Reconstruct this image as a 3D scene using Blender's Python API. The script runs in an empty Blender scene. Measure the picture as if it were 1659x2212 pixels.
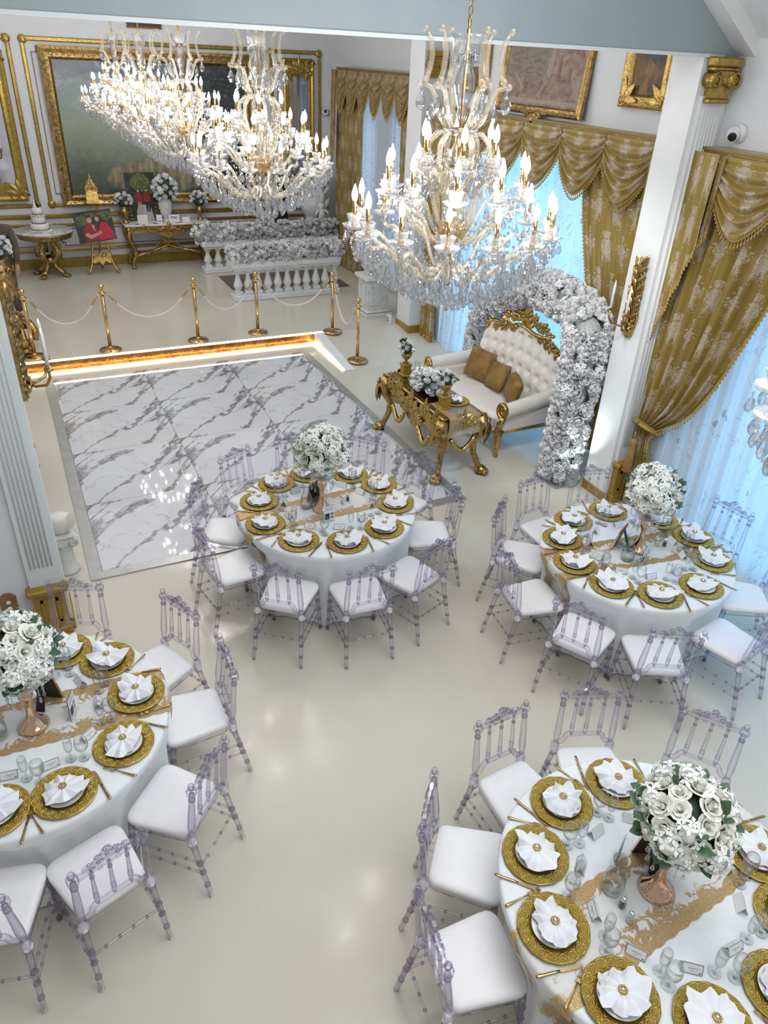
import bpy, math, random
from math import pi, sin, cos, atan2, sqrt, radians as R
from mathutils import Matrix, Vector, noise
random.seed(7)
COL = bpy.context.scene.collection
SC = bpy.context.scene
# ------------------------------------------------------------------ mesh builder
class MB:
    def __init__(s): s.v=[]; s.f=[]; s.m=[]; s.sm=[]; s.uv=[]; s.hasuv=False
    def add(s, vs, fs, mi=0, sm=True, M=None, uv=None):
        b=len(s.v)
        if M is not None: vs=[M@Vector(p) for p in vs]
        s.v.extend([tuple(p) for p in vs])
        if uv: s.hasuv=True; s.uv.extend(uv)
        else: s.uv.extend([(0,0)]*len(vs))
        for f in fs:
            s.f.append(tuple(b+i for i in f)); s.m.append(mi); s.sm.append(sm)
        return s
    def join(s, o, M=None):
        b=len(s.v); s.v.extend([tuple(M@Vector(p)) for p in o.v] if M is not None else o.v)
        s.uv.extend(o.uv); s.hasuv=s.hasuv or o.hasuv
        s.f.extend([tuple(b+i for i in f) for f in o.f]); s.m.extend(o.m); s.sm.extend(o.sm); return s
    def box(s, x0,y0,z0,x1,y1,z1, mi=0, M=None, b=0.0):
        if x0>x1:x0,x1=x1,x0
        if y0>y1:y0,y1=y1,y0
        if z0>z1:z0,z1=z1,z0
        if b<=0:
            vs=[(x,y,z) for z in(z0,z1) for y in(y0,y1) for x in(x0,x1)]
            return s.add(vs,[(0,2,3,1),(4,5,7,6),(0,1,5,4),(2,6,7,3),(0,4,6,2),(1,3,7,5)],mi,False,M)
        b=min(b,(x1-x0)/2.01,(y1-y0)/2.01,(z1-z0)/2.01)
        def ring(i,z): return [(x0+i,y0+b,z),(x0+b,y0+i,z),(x1-b,y0+i,z),(x1-i,y0+b,z),(x1-i,y1-b,z),(x1-b,y1-i,z),(x0+b,y1-i,z),(x0+i,y1-b,z)]
        L=[ring(b*.98,z0),ring(0,z0+b),ring(0,z1-b),ring(b*.98,z1)]
        vs=[p for r in L for p in r]; fs=[tuple(range(7,-1,-1)),tuple(range(24,32))]
        for k in range(3):
            for i in range(8): j=(i+1)%8; fs.append((k*8+i,k*8+j,k*8+8+j,k*8+8+i))
        return s.add(vs,fs,mi,False,M)
    def lathe(s, prof, n=16, mi=0, M=None, sm=True, fl=None, a0=0, a1=2*pi):
        full=abs(a1-a0-2*pi)<1e-6; cols=n if full else n+1; vs=[]; fs=[]
        for r,z in prof:
            for i in range(cols):
                a=a0+(a1-a0)*i/n; rr=r*(fl(a,z) if fl else 1); vs.append((rr*cos(a),rr*sin(a),z))
        for k in range(len(prof)-1):
            for i in range(n):
                j=(i+1)%cols if full else i+1
                fs.append((k*cols+i,k*cols+j,(k+1)*cols+j,(k+1)*cols+i))
        if full and prof[0][0]>1e-5: fs.append(tuple(range(cols-1,-1,-1)))
        if full and prof[-1][0]>1e-5: fs.append(tuple(range((len(prof)-1)*cols,len(prof)*cols)))
        return s.add(vs,fs,mi,sm,M)
    def tube(s, pts, r, n=8, mi=0, M=None, sm=True, caps=True, flat=1.0):
        P=[Vector(p) for p in pts]; m=len(P)
        rr=r if isinstance(r,(list,tuple)) else [r]*m
        t0=(P[1]-P[0]).normalized(); up=Vector((0,0,1)) if abs(t0.z)<.9 else Vector((1,0,0))
        nx=t0.cross(up).normalized(); vs=[]; fs=[]
        for i in range(m):
            t=(P[min(i+1,m-1)]-P[max(i-1,0)])
            t=t.normalized() if t.length>1e-9 else t0
            nx=(nx-t*nx.dot(t)); nx=nx.normalized() if nx.length>1e-6 else t.orthogonal().normalized()
            ny=t.cross(nx)
            for k in range(n):
                a=2*pi*k/n; vs.append(P[i]+nx*(rr[i]*cos(a))+ny*(rr[i]*flat*sin(a)))
        for i in range(m-1):
            for k in range(n):
                j=(k+1)%n; fs.append((i*n+k,i*n+j,i*n+n+j,i*n+n+k))
        if caps: fs.append(tuple(range(n-1,-1,-1))); fs.append(tuple(range((m-1)*n,m*n)))
        return s.add(vs,fs,mi,sm,M)
    def ball(s, c, r, n=10, m=6, mi=0, M=None, sm=True):
        rx,ry,rz = r if isinstance(r,(tuple,list)) else (r,r,r)
        vs=[(c[0],c[1],c[2]-rz)]; fs=[]
        for k in range(1,m):
            t=-pi/2+pi*k/m
            for i in range(n): a=2*pi*i/n; vs.append((c[0]+rx*cos(t)*cos(a),c[1]+ry*cos(t)*sin(a),c[2]+rz*sin(t)))
        vs.append((c[0],c[1],c[2]+rz))
        for i in range(n): fs.append((0,1+(i+1)%n,1+i))
        for k in range(m-2):
            for i in range(n): j=(i+1)%n; fs.append((1+k*n+i,1+k*n+j,1+k*n+n+j,1+k*n+n+i))
        L=len(vs)-1
        for i in range(n): fs.append((L,1+(m-2)*n+i,1+(m-2)*n+(i+1)%n))
        return s.add(vs,fs,mi,sm,M)
    def prism(s, poly, y0, y1, mi=0, M=None, sm=False):   # poly in local xz, extruded along y
        n=len(poly); vs=[(x,y0,z) for x,z in poly]+[(x,y1,z) for x,z in poly]
        fs=[tuple(range(n)),tuple(range(2*n-1,n-1,-1))]
        for i in range(n): j=(i+1)%n; fs.append((i,i+n,j+n,j))
        return s.add(vs,fs,mi,sm,M)
    def grid(s, fn, nu, nv, mi=0, M=None, sm=True, uvf=None, closeu=False):
        vs=[];uv=[];cu=nu if closeu else nu+1
        for j in range(nv+1):
            for i in range(cu):
                vs.append(fn(i/nu,j/nv)); uv.append(uvf(i/nu,j/nv) if uvf else (0,0))
        fs=[]
        for j in range(nv):
            for i in range(nu):
                k=(i+1)%cu; fs.append((j*cu+i,j*cu+k,(j+1)*cu+k,(j+1)*cu+i))
        return s.add(vs,fs,mi,sm,M,uv if uvf else None)
    def flat(s, pts, y, mi=0, M=None):  # flat polygon in xz facing -y
        return s.add([(x,y,z) for x,z in pts],[tuple(range(len(pts)))],mi,False,M)
    def scroll(s, cx, cz, r, turns, th, y=0, a0=0, sgn=1, mi=0, M=None, n=5, seg=None):
        seg=seg or int(10*turns)+4; pts=[]; rad=[]
        for i in range(seg+1):
            t=i/seg; a=a0+sgn*2*pi*turns*t; q=r*(1-.85*t)
            pts.append((cx+q*cos(a),y,cz+q*sin(a))); rad.append(th*(1-.5*t))
        return s.tube(pts,rad,n,mi,M)
    def leafy(s, cx, cz, L, w, a, y=0, th=.012, mi=0, M=None):   # bulging acanthus leaf in xz
        d=Vector((cos(a),0,sin(a))); e=Vector((-sin(a),0,cos(a))); vs=[];fs=[]
        st=[(0,.15),(.25,.8),(.5,1),(.75,.7),(1,.05)]
        for t,k in st:
            p=Vector((cx,y,cz))+d*(L*t)
            vs+= [p-e*(w*k/2), p-Vector((0,th*sin(pi*(.15+.8*t))*1.6,0)), p+e*(w*k/2)]
        for i in range(4):
            for k in range(2): fs.append((i*3+k,i*3+k+1,i*3+k+4,i*3+k+3))
        return s.add(vs,fs,mi,True,M)
    def mesh(s, name, mats):
        me=bpy.data.meshes.new(name); me.from_pydata(s.v,[],s.f)
        for m in (mats if isinstance(mats,(list,tuple)) else [mats]): me.materials.append(m)
        me.polygons.foreach_set('material_index',s.m); me.polygons.foreach_set('use_smooth',s.sm)
        if s.hasuv:
            ul=me.uv_layers.new(name='UVMap'); li=[0]*len(me.loops); me.loops.foreach_get('vertex_index',li)
            fl=[]; 
            for i in li: fl+=s.uv[i]
            ul.data.foreach_set('uv',fl)
        me.update(); return me
def T(x=0,y=0,z=0,rz=0,rx=0,ry=0,s=1):
    return Matrix.Translation((x,y,z))@Matrix.Rotation(rz,4,'Z')@Matrix.Rotation(ry,4,'Y')@Matrix.Rotation(rx,4,'X')@Matrix.Scale(s,4)
def link(name, data, parent=None, M=None):
    o=bpy.data.objects.new(name,data); COL.objects.link(o)
    if parent is not None: o.parent=parent
    if M is not None: o.matrix_local=M
    return o
def part(name, mb, mats, parent, M=None):
    return link(name, mb.mesh(name,mats), parent, M)
def tag(o,label,cat,group=None,kind=None):
    o['label']=label; o['category']=cat
    if group: o['group']=group
    if kind: o['kind']=kind
    return o
def thing(name,label,cat,M=None,group=None):
    return tag(link(name,None,None,M),label,cat,group)
def solo(name,mb,mats,label,cat,M=None,group=None,kind=None):
    return tag(link(name,mb.mesh(name,mats),None,M),label,cat,group,kind)
def struct(name,mb,mats,M=None):
    o=link(name,mb.mesh(name,mats),None,M); o['kind']='structure'; return o
def copy_tree(o,M=None,label=None,parent=None,group=None):
    c=o.copy(); COL.objects.link(c); c.parent=parent
    if M is not None: c.matrix_local=M
    if label: c['label']=label
    if group: c['group']=group
    for ch in list(o.children): copy_tree(ch,None,None,c)
    return c
# ------------------------------------------------------------------ materials
def newmat(name):
    m=bpy.data.materials.new(name); m.use_nodes=True; nt=m.node_tree
    return m,nt,nt.nodes['Principled BSDF'],nt.nodes['Material Output']
def N(nt,t,**kw):
    n=nt.nodes.new('ShaderNode'+t)
    for k,v in kw.items():
        if k in n.inputs: n.inputs[k].default_value=v
        else: setattr(n,k,v)
    return n
def math_(nt,op,a,b=None,c=None,clamp=False):
    n=nt.nodes.new('ShaderNodeMath'); n.operation=op; n.use_clamp=clamp
    for i,x in enumerate((a,b,c)):
        if x is None: continue
        if isinstance(x,(int,float)): n.inputs[i].default_value=x
        else: nt.links.new(x,n.inputs[i])
    return n.outputs[0]
def ramp(nt,fac,stops,interp='LINEAR'):
    n=nt.nodes.new('ShaderNodeValToRGB'); cr=n.color_ramp; cr.interpolation=interp
    while len(cr.elements)<len(stops): cr.elements.new(.5)
    for e,(p,c) in zip(cr.elements,stops): e.position=p; e.color=(*c,1) if len(c)==3 else c
    nt.links.new(fac,n.inputs[0]); return n.outputs[0]
def mixc(nt,fac,a,b):
    n=nt.nodes.new('ShaderNodeMix'); n.data_type='RGBA'
    for i,x in ((0,fac),(6,a),(7,b)):
        if isinstance(x,(int,float)): n.inputs[i].default_value=x
        elif isinstance(x,tuple): n.inputs[i].default_value=(*x,1)
        else: nt.links.new(x,n.inputs[i])
    return n.outputs[2]
def coord(nt,kind='Object'): return nt.nodes.new('ShaderNodeTexCoord').outputs[kind]
def mapping(nt,vec,scale=(1,1,1),rot=(0,0,0),loc=(0,0,0)):
    n=nt.nodes.new('ShaderNodeMapping'); n.inputs['Scale'].default_value=scale; n.inputs['Rotation'].default_value=rot; n.inputs['Location'].default_value=loc
    nt.links.new(vec,n.inputs[0]); return n.outputs[0]
def noise_(nt,vec,scale,detail=2,rough=.5,dist=0):
    n=N(nt,'TexNoise'); n.inputs['Scale'].default_value=scale; n.inputs['Detail'].default_value=detail; n.inputs['Roughness'].default_value=rough; n.inputs['Distortion'].default_value=dist
    if vec is not None: nt.links.new(vec,n.inputs['Vector'])
    return n.outputs['Fac']
def bumpit(nt,b,h,strength=.5,dist=.01):
    n=N(nt,'Bump'); n.inputs['Strength'].default_value=strength; n.inputs['Distance'].default_value=dist
    nt.links.new(h,n.inputs['Height']); nt.links.new(n.outputs[0],b.inputs['Normal'])
def simple(name,col,rough=.5,metal=0,var=.06,vs=8,bump=0,bs=60,coat=0,spec=None,sheen=0):
    m,nt,b,o=newmat(name); co=coord(nt)
    f=noise_(nt,co,vs,3)
    lo=tuple(max(0,c*(1-var)) for c in col); hi=tuple(min(1,c*(1+var)) for c in col)
    nt.links.new(ramp(nt,f,[(.3,lo),(.7,hi)]),b.inputs['Base Color'])
    b.inputs['Roughness'].default_value=rough; b.inputs['Metallic'].default_value=metal; b.inputs['Coat Weight'].default_value=coat
    if spec is not None: b.inputs['Specular IOR Level'].default_value=spec
    if sheen: b.inputs['Sheen Weight'].default_value=sheen
    if bump: bumpit(nt,b,noise_(nt,co,bs,3),bump,.004)
    return m
def goldmat(name,col,dark,rough=.3,scale=25,bump=.4,dist=.006,metal=1.0):
    m,nt,b,o=newmat(name); co=coord(nt); f=noise_(nt,co,scale,4,.6)
    nt.links.new(ramp(nt,f,[(.32,dark),(.6,col)]),b.inputs['Base Color'])
    b.inputs['Metallic'].default_value=metal; b.inputs['Roughness'].default_value=rough
    if bump: bumpit(nt,b,f,bump,dist)
    return m
def emis(name,col,s):
    m,nt,b,o=newmat(name); b.inputs['Base Color'].default_value=(*col,1); b.inputs['Emission Color'].default_value=(*col,1); b.inputs['Emission Strength'].default_value=s
    return m
def clear(name,tint,edge,refl=1.0,glass=0.0,rough=.02,ior=1.5,cloud=0.0):
    # clear plastic / thin glass: transmits with a tint, denser where seen edge-on, glossy by Fresnel
    m,nt,b,o=newmat(name); nt.nodes.remove(b)
    lw=N(nt,'LayerWeight'); lw.inputs['Blend'].default_value=.4
    lw2=N(nt,'LayerWeight'); lw2.inputs['Blend'].default_value=.5
    tr=N(nt,'BsdfTransparent'); nt.links.new(ramp(nt,lw.outputs['Facing'],[(.15,tint),(.9,edge)]),tr.inputs[0])
    gl=N(nt,'BsdfGlossy'); gl.inputs['Roughness'].default_value=rough; gl.inputs['Color'].default_value=(1,1,1,1)
    mx=N(nt,'MixShader'); r0=((ior-1)/(ior+1))**2
    fz=math_(nt,'ADD',math_(nt,'MULTIPLY',math_(nt,'POWER',lw2.outputs['Facing'],4.0),.75),r0)
    nt.links.new(math_(nt,'MULTIPLY',fz,refl,clamp=True),mx.inputs[0])
    first=tr.outputs[0]
    if glass>0:
        g=N(nt,'BsdfGlass'); g.inputs['IOR'].default_value=ior; g.inputs['Roughness'].default_value=0.0; g.inputs['Color'].default_value=(1,1,1,1)
        m2=N(nt,'MixShader'); m2.inputs[0].default_value=glass; nt.links.new(tr.outputs[0],m2.inputs[1]); nt.links.new(g.outputs[0],m2.inputs[2]); first=m2.outputs[0]
    if cloud>0:
        d=N(nt,'BsdfDiffuse'); d.inputs[0].default_value=(*edge,1)
        m3=N(nt,'MixShader'); m3.inputs[0].default_value=cloud; nt.links.new(first,m3.inputs[1]); nt.links.new(d.outputs[0],m3.inputs[2]); first=m3.outputs[0]
    nt.links.new(first,mx.inputs[1]); nt.links.new(gl.outputs[0],mx.inputs[2]); nt.links.new(mx.outputs[0],o.inputs[0])
    return m
LEFTW=simple('left_portal_paint',(.72,.75,.75),.55,var=.03,vs=1.5)
WALL=simple('wall_paint',(.80,.81,.83),.55,var=.015,vs=3)
WHITE=simple('white_gloss_paint',(.82,.83,.83),.35,var=.02)
HEAD=simple('header_paint',(.33,.38,.395),.6,var=.03,vs=1.5)
OCHRE=simple('ochre_gold_paint',(.36,.225,.035),.38,0.25,var=.1)
OCHRE_T=goldmat('gilded_trim',(.50,.34,.09),(.30,.19,.04),.3,30,.2,.004,.8)
GOLD=goldmat('antique_gold',(.52,.35,.14),(.20,.115,.03),.28,22,.55,.012)
GOLDB=goldmat('bright_gold_leaf',(.66,.47,.17),(.36,.22,.05),.25,40,.6,.008)
CHARG=None
BRASS=simple('polished_brass',(.64,.42,.19),.14,1,var=.03)
CUTL=simple('gold_cutlery',(.46,.31,.14),.25,1,var=.08,vs=60)
ROSEG=simple('rose_gold',(.76,.52,.36),.1,1,var=.03)
COPPER=goldmat('copper_riser',(.62,.30,.10),(.36,.15,.04),.22,9,.5,.02)
LED=emis('led_strip_glow',(1,.80,.55),3)
LEDW=emis('led_strip_edge',(1,.93,.82),4)
CLOTH=simple('white_tablecloth',(.83,.86,.88),.85,var=.02,vs=30,bump=.05,bs=400,sheen=.2)
CUSH=simple('white_leather_pad',(.88,.87,.88),.38,var=.015,vs=10,bump=.06,bs=30)
CREAM=simple('cream_leather',(.80,.76,.71),.4,var=.03,bump=.1,bs=25)
VELV=goldmat('bronze_velvet',(.30,.17,.045),(.16,.08,.015),.6,7,.3,.01,.15)
NAPK=simple('white_napkin',(.85,.86,.90),.8,var=.015,bump=.05,bs=300)
PORC=simple('white_porcelain',(.9,.9,.9),.12,var=.01)
STONE=simple('white_stone',(.80,.81,.80),.5,var=.05,vs=12,bump=.1,bs=40)
DSTONE=simple('distressed_white_stone',(.68,.69,.66),.6,var=.12,vs=10,bump=.2,bs=30)
POLY=clear('lilac_clear_resin',(.96,.95,.972),(.50,.455,.58),1.3,0,.07,1.5,.03)
RINGP=clear('lilac_resin_ring',(.78,.75,.82),(.38,.34,.44),1.2,0,.08,1.5,.08)
GLASS=clear('clear_table_glass',(.99,.993,.992),(.74,.77,.76),1.0,0,.02,1.5)
CRYST=clear('cut_crystal',(.96,.97,.98),(.72,.73,.75),1.6,.4,.02,1.6)
CRYSC=clear('crystal_frosted_cup',(.97,.975,.98),(.88,.89,.90),1.4,.1,.08,1.5,.17)
ARMG=clear('gold_cored_glass',(.96,.93,.87),(.86,.77,.62),1.5,0,.08,1.5,.24)
BULB=emis('flame_bulb_glow',(1,1,1),22)
for m_ in (BULB,LEDW): m_.cycles.emission_sampling='NONE'
WAX=simple('white_wax',(.86,.86,.88),.4,var=.02)
FLAME=emis('candle_flame',(1,.75,.4),6); FLAME.cycles.emission_sampling='NONE'
ROSE=simple('cream_white_petal',(.93,.93,.86),.6,var=.05,vs=14)
ROSEW=simple('white_petal',(.92,.92,.93),.65,var=.05,vs=14)
HYD=simple('white_hydrangea',(.92,.94,.89),.65,var=.05,vs=14)
LEAF=simple('green_leaf',(.055,.13,.06),.45,var=.3,vs=20)
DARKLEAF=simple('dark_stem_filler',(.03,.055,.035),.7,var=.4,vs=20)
FILL=simple('pale_flower_filler',(.46,.49,.46),.8,var=.25,vs=40,bump=.5,bs=60)
BLACK=simple('black_lacquer',(.012,.012,.012),.35,var=.1)
BLKCL=simple('black_cloth',(.01,.01,.011),.8,var=.2)
SILVER=simple('silver',(.75,.76,.78),.2,1,var=.05)
PAPER=simple('white_card_stock',(.86,.87,.88),.6,var=.01)
CREAMP=simple('cream_card',(.78,.74,.66),.7,var=.02)
INK=simple('dark_ink',(.03,.03,.035),.6,var=.05)
GREYG=simple('grey_print',(.25,.26,.27),.6,var=.1)
SUIT=simple('brown_suit_cloth',(.105,.072,.052),.8,var=.1,bump=.1,bs=200)
SKIN=simple('skin',(.55,.34,.25),.5,var=.05)
HAIR=simple('dark_hair',(.03,.02,.015),.5,var=.2)
SHOE=simple('black_shoe_leather',(.012,.012,.012),.25,var=.1)
WOOD=simple('wood_plate',(.25,.13,.05),.45,var=.25,vs=20)
PLAST=simple('white_plastic',(.82,.83,.84),.3,var=.01)
GREYP=simple('grey_plastic',(.42,.46,.47),.4,var=.02)
LIT=emis('uplight_lens',(.75,.95,1),5); LIT.cycles.emission_sampling='NONE'
FROST=simple('translucent_rope',(.74,.66,.62),.3,var=.05)
TASS=simple('yellow_tassel_yarn',(.50,.33,.09),.7,var=.2,vs=80)
ALU=simple('aluminium_edge',(.48,.48,.47),.35,.6,var=.1)
MIRR=simple('mirror_glass',(.80,.82,.85),.06,.75,var=.01)
TRIMR=simple('thin_brown_line',(.27,.15,.07),.5,var=.1)

def floor_mat():
    m,nt,b,o=newmat('cream_epoxy_floor'); co=coord(nt)
    f=noise_(nt,co,.7,5,.6); g=noise_(nt,co,14,4,.7)
    c=ramp(nt,f,[(.3,(.62,.575,.475)),(.7,(.69,.65,.56))])
    spk=math_(nt,'GREATER_THAN',noise_(nt,co,55,2,.4),.79)
    c2=mixc(nt,math_(nt,'MULTIPLY',spk,.35),c,(.30,.25,.18))
    nt.links.new(c2,b.inputs['Base Color'])
    nt.links.new(ramp(nt,g,[(.3,(.12,)*3),(.8,(.24,)*3)]),b.inputs['Roughness'])
    bumpit(nt,b,noise_(nt,co,3.2,4,.6),.06,.02); b.inputs['Specular IOR Level'].default_value=.5
    return m
FLOOR=floor_mat()
def marble_mat():
    m,nt,b,o=newmat('calacatta_marble_tile'); co=coord(nt)
    mp=mapping(nt,co,(1/1.23,1/1.23,1),(0,0,0),(-.19/1.23+1,-5.95/1.23,0))
    fr=nt.nodes.new('ShaderNodeVectorMath'); fr.operation='FRACTION'; nt.links.new(mp,fr.inputs[0])
    v=mapping(nt,mapping(nt,fr.outputs[0],(1,1,1),(0,0,R(-50))),(.75,1.9,1))
    w=noise_(nt,v,.95,6,.56,.45); a=math_(nt,'ABSOLUTE',math_(nt,'SUBTRACT',w,.5))
    v2=mapping(nt,mapping(nt,fr.outputs[0],(1,1,1),(0,0,R(-20))),(1.0,1.5,1),(0,0,0),(3,1,0))
    w2=noise_(nt,v2,1.3,5,.55,.5); a2=math_(nt,'ABSOLUTE',math_(nt,'SUBTRACT',w2,.5))
    mod=noise_(nt,fr.outputs[0],2.6,3,.6)
    thick=math_(nt,'MULTIPLY',math_(nt,'POWER',mod,3.0),.26)
    fine=noise_(nt,fr.outputs[0],17,4,.65)
    big=math_(nt,'DIVIDE',math_(nt,'SUBTRACT',math_(nt,'ADD',math_(nt,'MULTIPLY',thick,.75),.004),a),math_(nt,'ADD',.004,math_(nt,'MULTIPLY',thick,.25)),clamp=True)
    big=math_(nt,'MULTIPLY',big,ramp(nt,fine,[(.33,(.35,)*3),(.55,(1,)*3)]))
    thin=math_(nt,'SUBTRACT',1.0,math_(nt,'DIVIDE',a2,math_(nt,'ADD',.004,math_(nt,'MULTIPLY',thick,.12))),clamp=True)
    c=mixc(nt,math_(nt,'MULTIPLY',big,.85),(.70,.70,.73),(.15,.142,.145))
    c=mixc(nt,math_(nt,'MULTIPLY',thin,.5),c,(.25,.235,.235))
    sx=nt.nodes.new('ShaderNodeSeparateXYZ'); nt.links.new(fr.outputs[0],sx.inputs[0])
    e1=math_(nt,'LESS_THAN',sx.outputs[0],.005); e2=math_(nt,'LESS_THAN',sx.outputs[1],.003)
    c=mixc(nt,math_(nt,'MAXIMUM',e1,math_(nt,'MULTIPLY',e2,.6)),c,(.16,.15,.15))
    nt.links.new(c,b.inputs['Base Color']); b.inputs['Roughness'].default_value=.035; b.inputs['Specular IOR Level'].default_value=.75
    return m
MARBLE=marble_mat()
def whitemarble():
    m,nt,b,o=newmat('white_marble_top'); co=coord(nt); w=noise_(nt,co,3,6,.6,1.2); a=math_(nt,'ABSOLUTE',math_(nt,'SUBTRACT',w,.5))
    nt.links.new(mixc(nt,math_(nt,'SUBTRACT',1.0,math_(nt,'DIVIDE',a,.06),clamp=True),(.80,.80,.78),(.42,.36,.30)),b.inputs['Base Color']); b.inputs['Roughness'].default_value=.08
    return m
WMARB=whitemarble()
def sepuv(nt):
    s=nt.nodes.new('ShaderNodeSeparateXYZ'); nt.links.new(coord(nt,'UV'),s.inputs[0]); return s.outputs[0],s.outputs[1]
def comb(nt,x,y,z=0.0):
    c=nt.nodes.new('ShaderNodeCombineXYZ')
    for i,q in enumerate((x,y,z)):
        if isinstance(q,(int,float)): c.inputs[i].default_value=q
        else: nt.links.new(q,c.inputs[i])
    return c.outputs[0]
def damask_mat(name,cu,cv,base,base2,motif):
    m,nt,b,o=newmat(name); u,v=sepuv(nt)
    vv=math_(nt,'DIVIDE',v,cv); row=math_(nt,'FLOOR',vv)
    uu=math_(nt,'ADD',math_(nt,'DIVIDE',u,cu),math_(nt,'MULTIPLY',row,.5))
    fu=math_(nt,'ABSOLUTE',math_(nt,'SUBTRACT',math_(nt,'FRACT',uu),.5)); fv=math_(nt,'FRACT',vv)
    dv=math_(nt,'SUBTRACT',fv,.5)
    rad=math_(nt,'SQRT',math_(nt,'ADD',math_(nt,'MULTIPLY',math_(nt,'POWER',math_(nt,'MULTIPLY',fu,1.5),2.0),1.0),math_(nt,'POWER',dv,2.0)))
    vec=comb(nt,math_(nt,'MULTIPLY',fu,2.2),math_(nt,'MULTIPLY',fv,2.6),.37)
    n1=noise_(nt,vec,3.1,3,.62,1.1)
    s=math_(nt,'SUBTRACT',n1,math_(nt,'MULTIPLY',math_(nt,'SUBTRACT',rad,.26),.62))
    mk=ramp(nt,s,[(.435,(0,)*3),(.462,(1,)*3)])
    ring=math_(nt,'SINE',math_(nt,'MULTIPLY',math_(nt,'SQRT',math_(nt,'ADD',math_(nt,'POWER',fu,2.0),math_(nt,'POWER',math_(nt,'SUBTRACT',fv,.14),2.0))),95.0))
    near=math_(nt,'LESS_THAN',math_(nt,'SQRT',math_(nt,'ADD',math_(nt,'POWER',fu,2.0),math_(nt,'POWER',math_(nt,'SUBTRACT',fv,.14),2.0))),.085)
    mk2=math_(nt,'MAXIMUM',mk,math_(nt,'MULTIPLY',near,math_(nt,'GREATER_THAN',ring,0.0)))
    hole=ramp(nt,noise_(nt,vec,6.5,1,.5,1.0),[(.54,(0,)*3),(.58,(1,)*3)])
    mk3=math_(nt,'MULTIPLY',mk2,math_(nt,'SUBTRACT',1.0,math_(nt,'MULTIPLY',hole,.7)))
    ground=ramp(nt,noise_(nt,coord(nt,'UV'),1.7,2),[(.35,base),(.65,base2)])
    nt.links.new(mixc(nt,math_(nt,'MULTIPLY',mk3,.85),ground,motif),b.inputs['Base Color'])
    b.inputs['Roughness'].default_value=.42; b.inputs['Sheen Weight'].default_value=.3; b.inputs['Metallic'].default_value=.12
    bumpit(nt,b,mk3,.15,.002)
    return m
DAMASK=damask_mat('gold_damask_curtain',.34,.40,(.34,.23,.04),(.27,.175,.028),(.58,.50,.40))
DAMASKF=damask_mat('far_gold_damask_curtain',.28,.32,(.31,.21,.05),(.25,.16,.035),(.46,.38,.25))
def sheer_mat():
    m,nt,b,o=newmat('sheer_white_voile'); u,v=sepuv(nt); nt.nodes.remove(b)
    vec=comb(nt,math_(nt,'MULTIPLY',u,1.0),math_(nt,'MULTIPLY',v,.8))
    vor=N(nt,'TexVoronoi'); vor.inputs['Scale'].default_value=4.5; nt.links.new(vec,vor.inputs['Vector'])
    dot=math_(nt,'LESS_THAN',math_(nt,'ADD',vor.outputs['Distance'],math_(nt,'MULTIPLY',noise_(nt,vec,40,2),.30)),.26)
    w=noise_(nt,vec,2.2,3,.5,2.0); vine=math_(nt,'LESS_THAN',math_(nt,'ABSOLUTE',math_(nt,'SUBTRACT',w,.5)),.007)
    pat=math_(nt,'MAXIMUM',math_(nt,'MULTIPLY',dot,.8),math_(nt,'MULTIPLY',vine,.5))
    col=mixc(nt,pat,(.90,.93,.97),(.47,.44,.44))
    tl=N(nt,'BsdfTranslucent'); df=N(nt,'BsdfDiffuse'); tr=N(nt,'BsdfTransparent')
    nt.links.new(col,tl.inputs[0]); nt.links.new(col,df.inputs[0])
    a=N(nt,'MixShader'); a.inputs[0].default_value=.32; nt.links.new(tl.outputs[0],a.inputs[1]); nt.links.new(df.outputs[0],a.inputs[2])
    c=N(nt,'MixShader'); c.inputs[0].default_value=.12; nt.links.new(a.outputs[0],c.inputs[1]); nt.links.new(tr.outputs[0],c.inputs[2])
    nt.links.new(c.outputs[0],o.inputs[0]); return m
SHEER=sheer_mat()
def charger_mat():
    m,nt,b,o=newmat('embossed_gold_charger'); u,v=sepuv(nt)   # u = angle 0..1, v = radius in m
    k=math_(nt,'ABSOLUTE',math_(nt,'SUBTRACT',math_(nt,'FRACT',math_(nt,'MULTIPLY',u,9.0)),.5))
    dx=math_(nt,'SUBTRACT',k,.25); dy=math_(nt,'MULTIPLY',math_(nt,'SUBTRACT',v,.138),11.0)
    rr=math_(nt,'SQRT',math_(nt,'ADD',math_(nt,'POWER',dx,2.0),math_(nt,'POWER',dy,2.0)))
    an=math_(nt,'ARCTAN2',dy,dx)
    sp=math_(nt,'SINE',math_(nt,'ADD',math_(nt,'MULTIPLY',rr,48.0),an))
    h=math_(nt,'ADD',sp,math_(nt,'MULTIPLY',noise_(nt,comb(nt,math_(nt,'MULTIPLY',k,2.0),math_(nt,'MULTIPLY',v,14.0)),6,2,.5,1.0),2.0))
    onrim=math_(nt,'MULTIPLY',math_(nt,'GREATER_THAN',v,.114),math_(nt,'LESS_THAN',v,.161))
    hh=math_(nt,'MULTIPLY',h,onrim)
    nt.links.new(mixc(nt,math_(nt,'MULTIPLY',onrim,math_(nt,'ADD',math_(nt,'MULTIPLY',sp,.35),.35),clamp=True),(.52,.35,.06),(.70,.51,.13)),b.inputs['Base Color'])
    b.inputs['Metallic'].default_value=.75; b.inputs['Roughness'].default_value=.34
    bumpit(nt,b,hh,.8,.0035); return m
CHARG=charger_mat()
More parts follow.
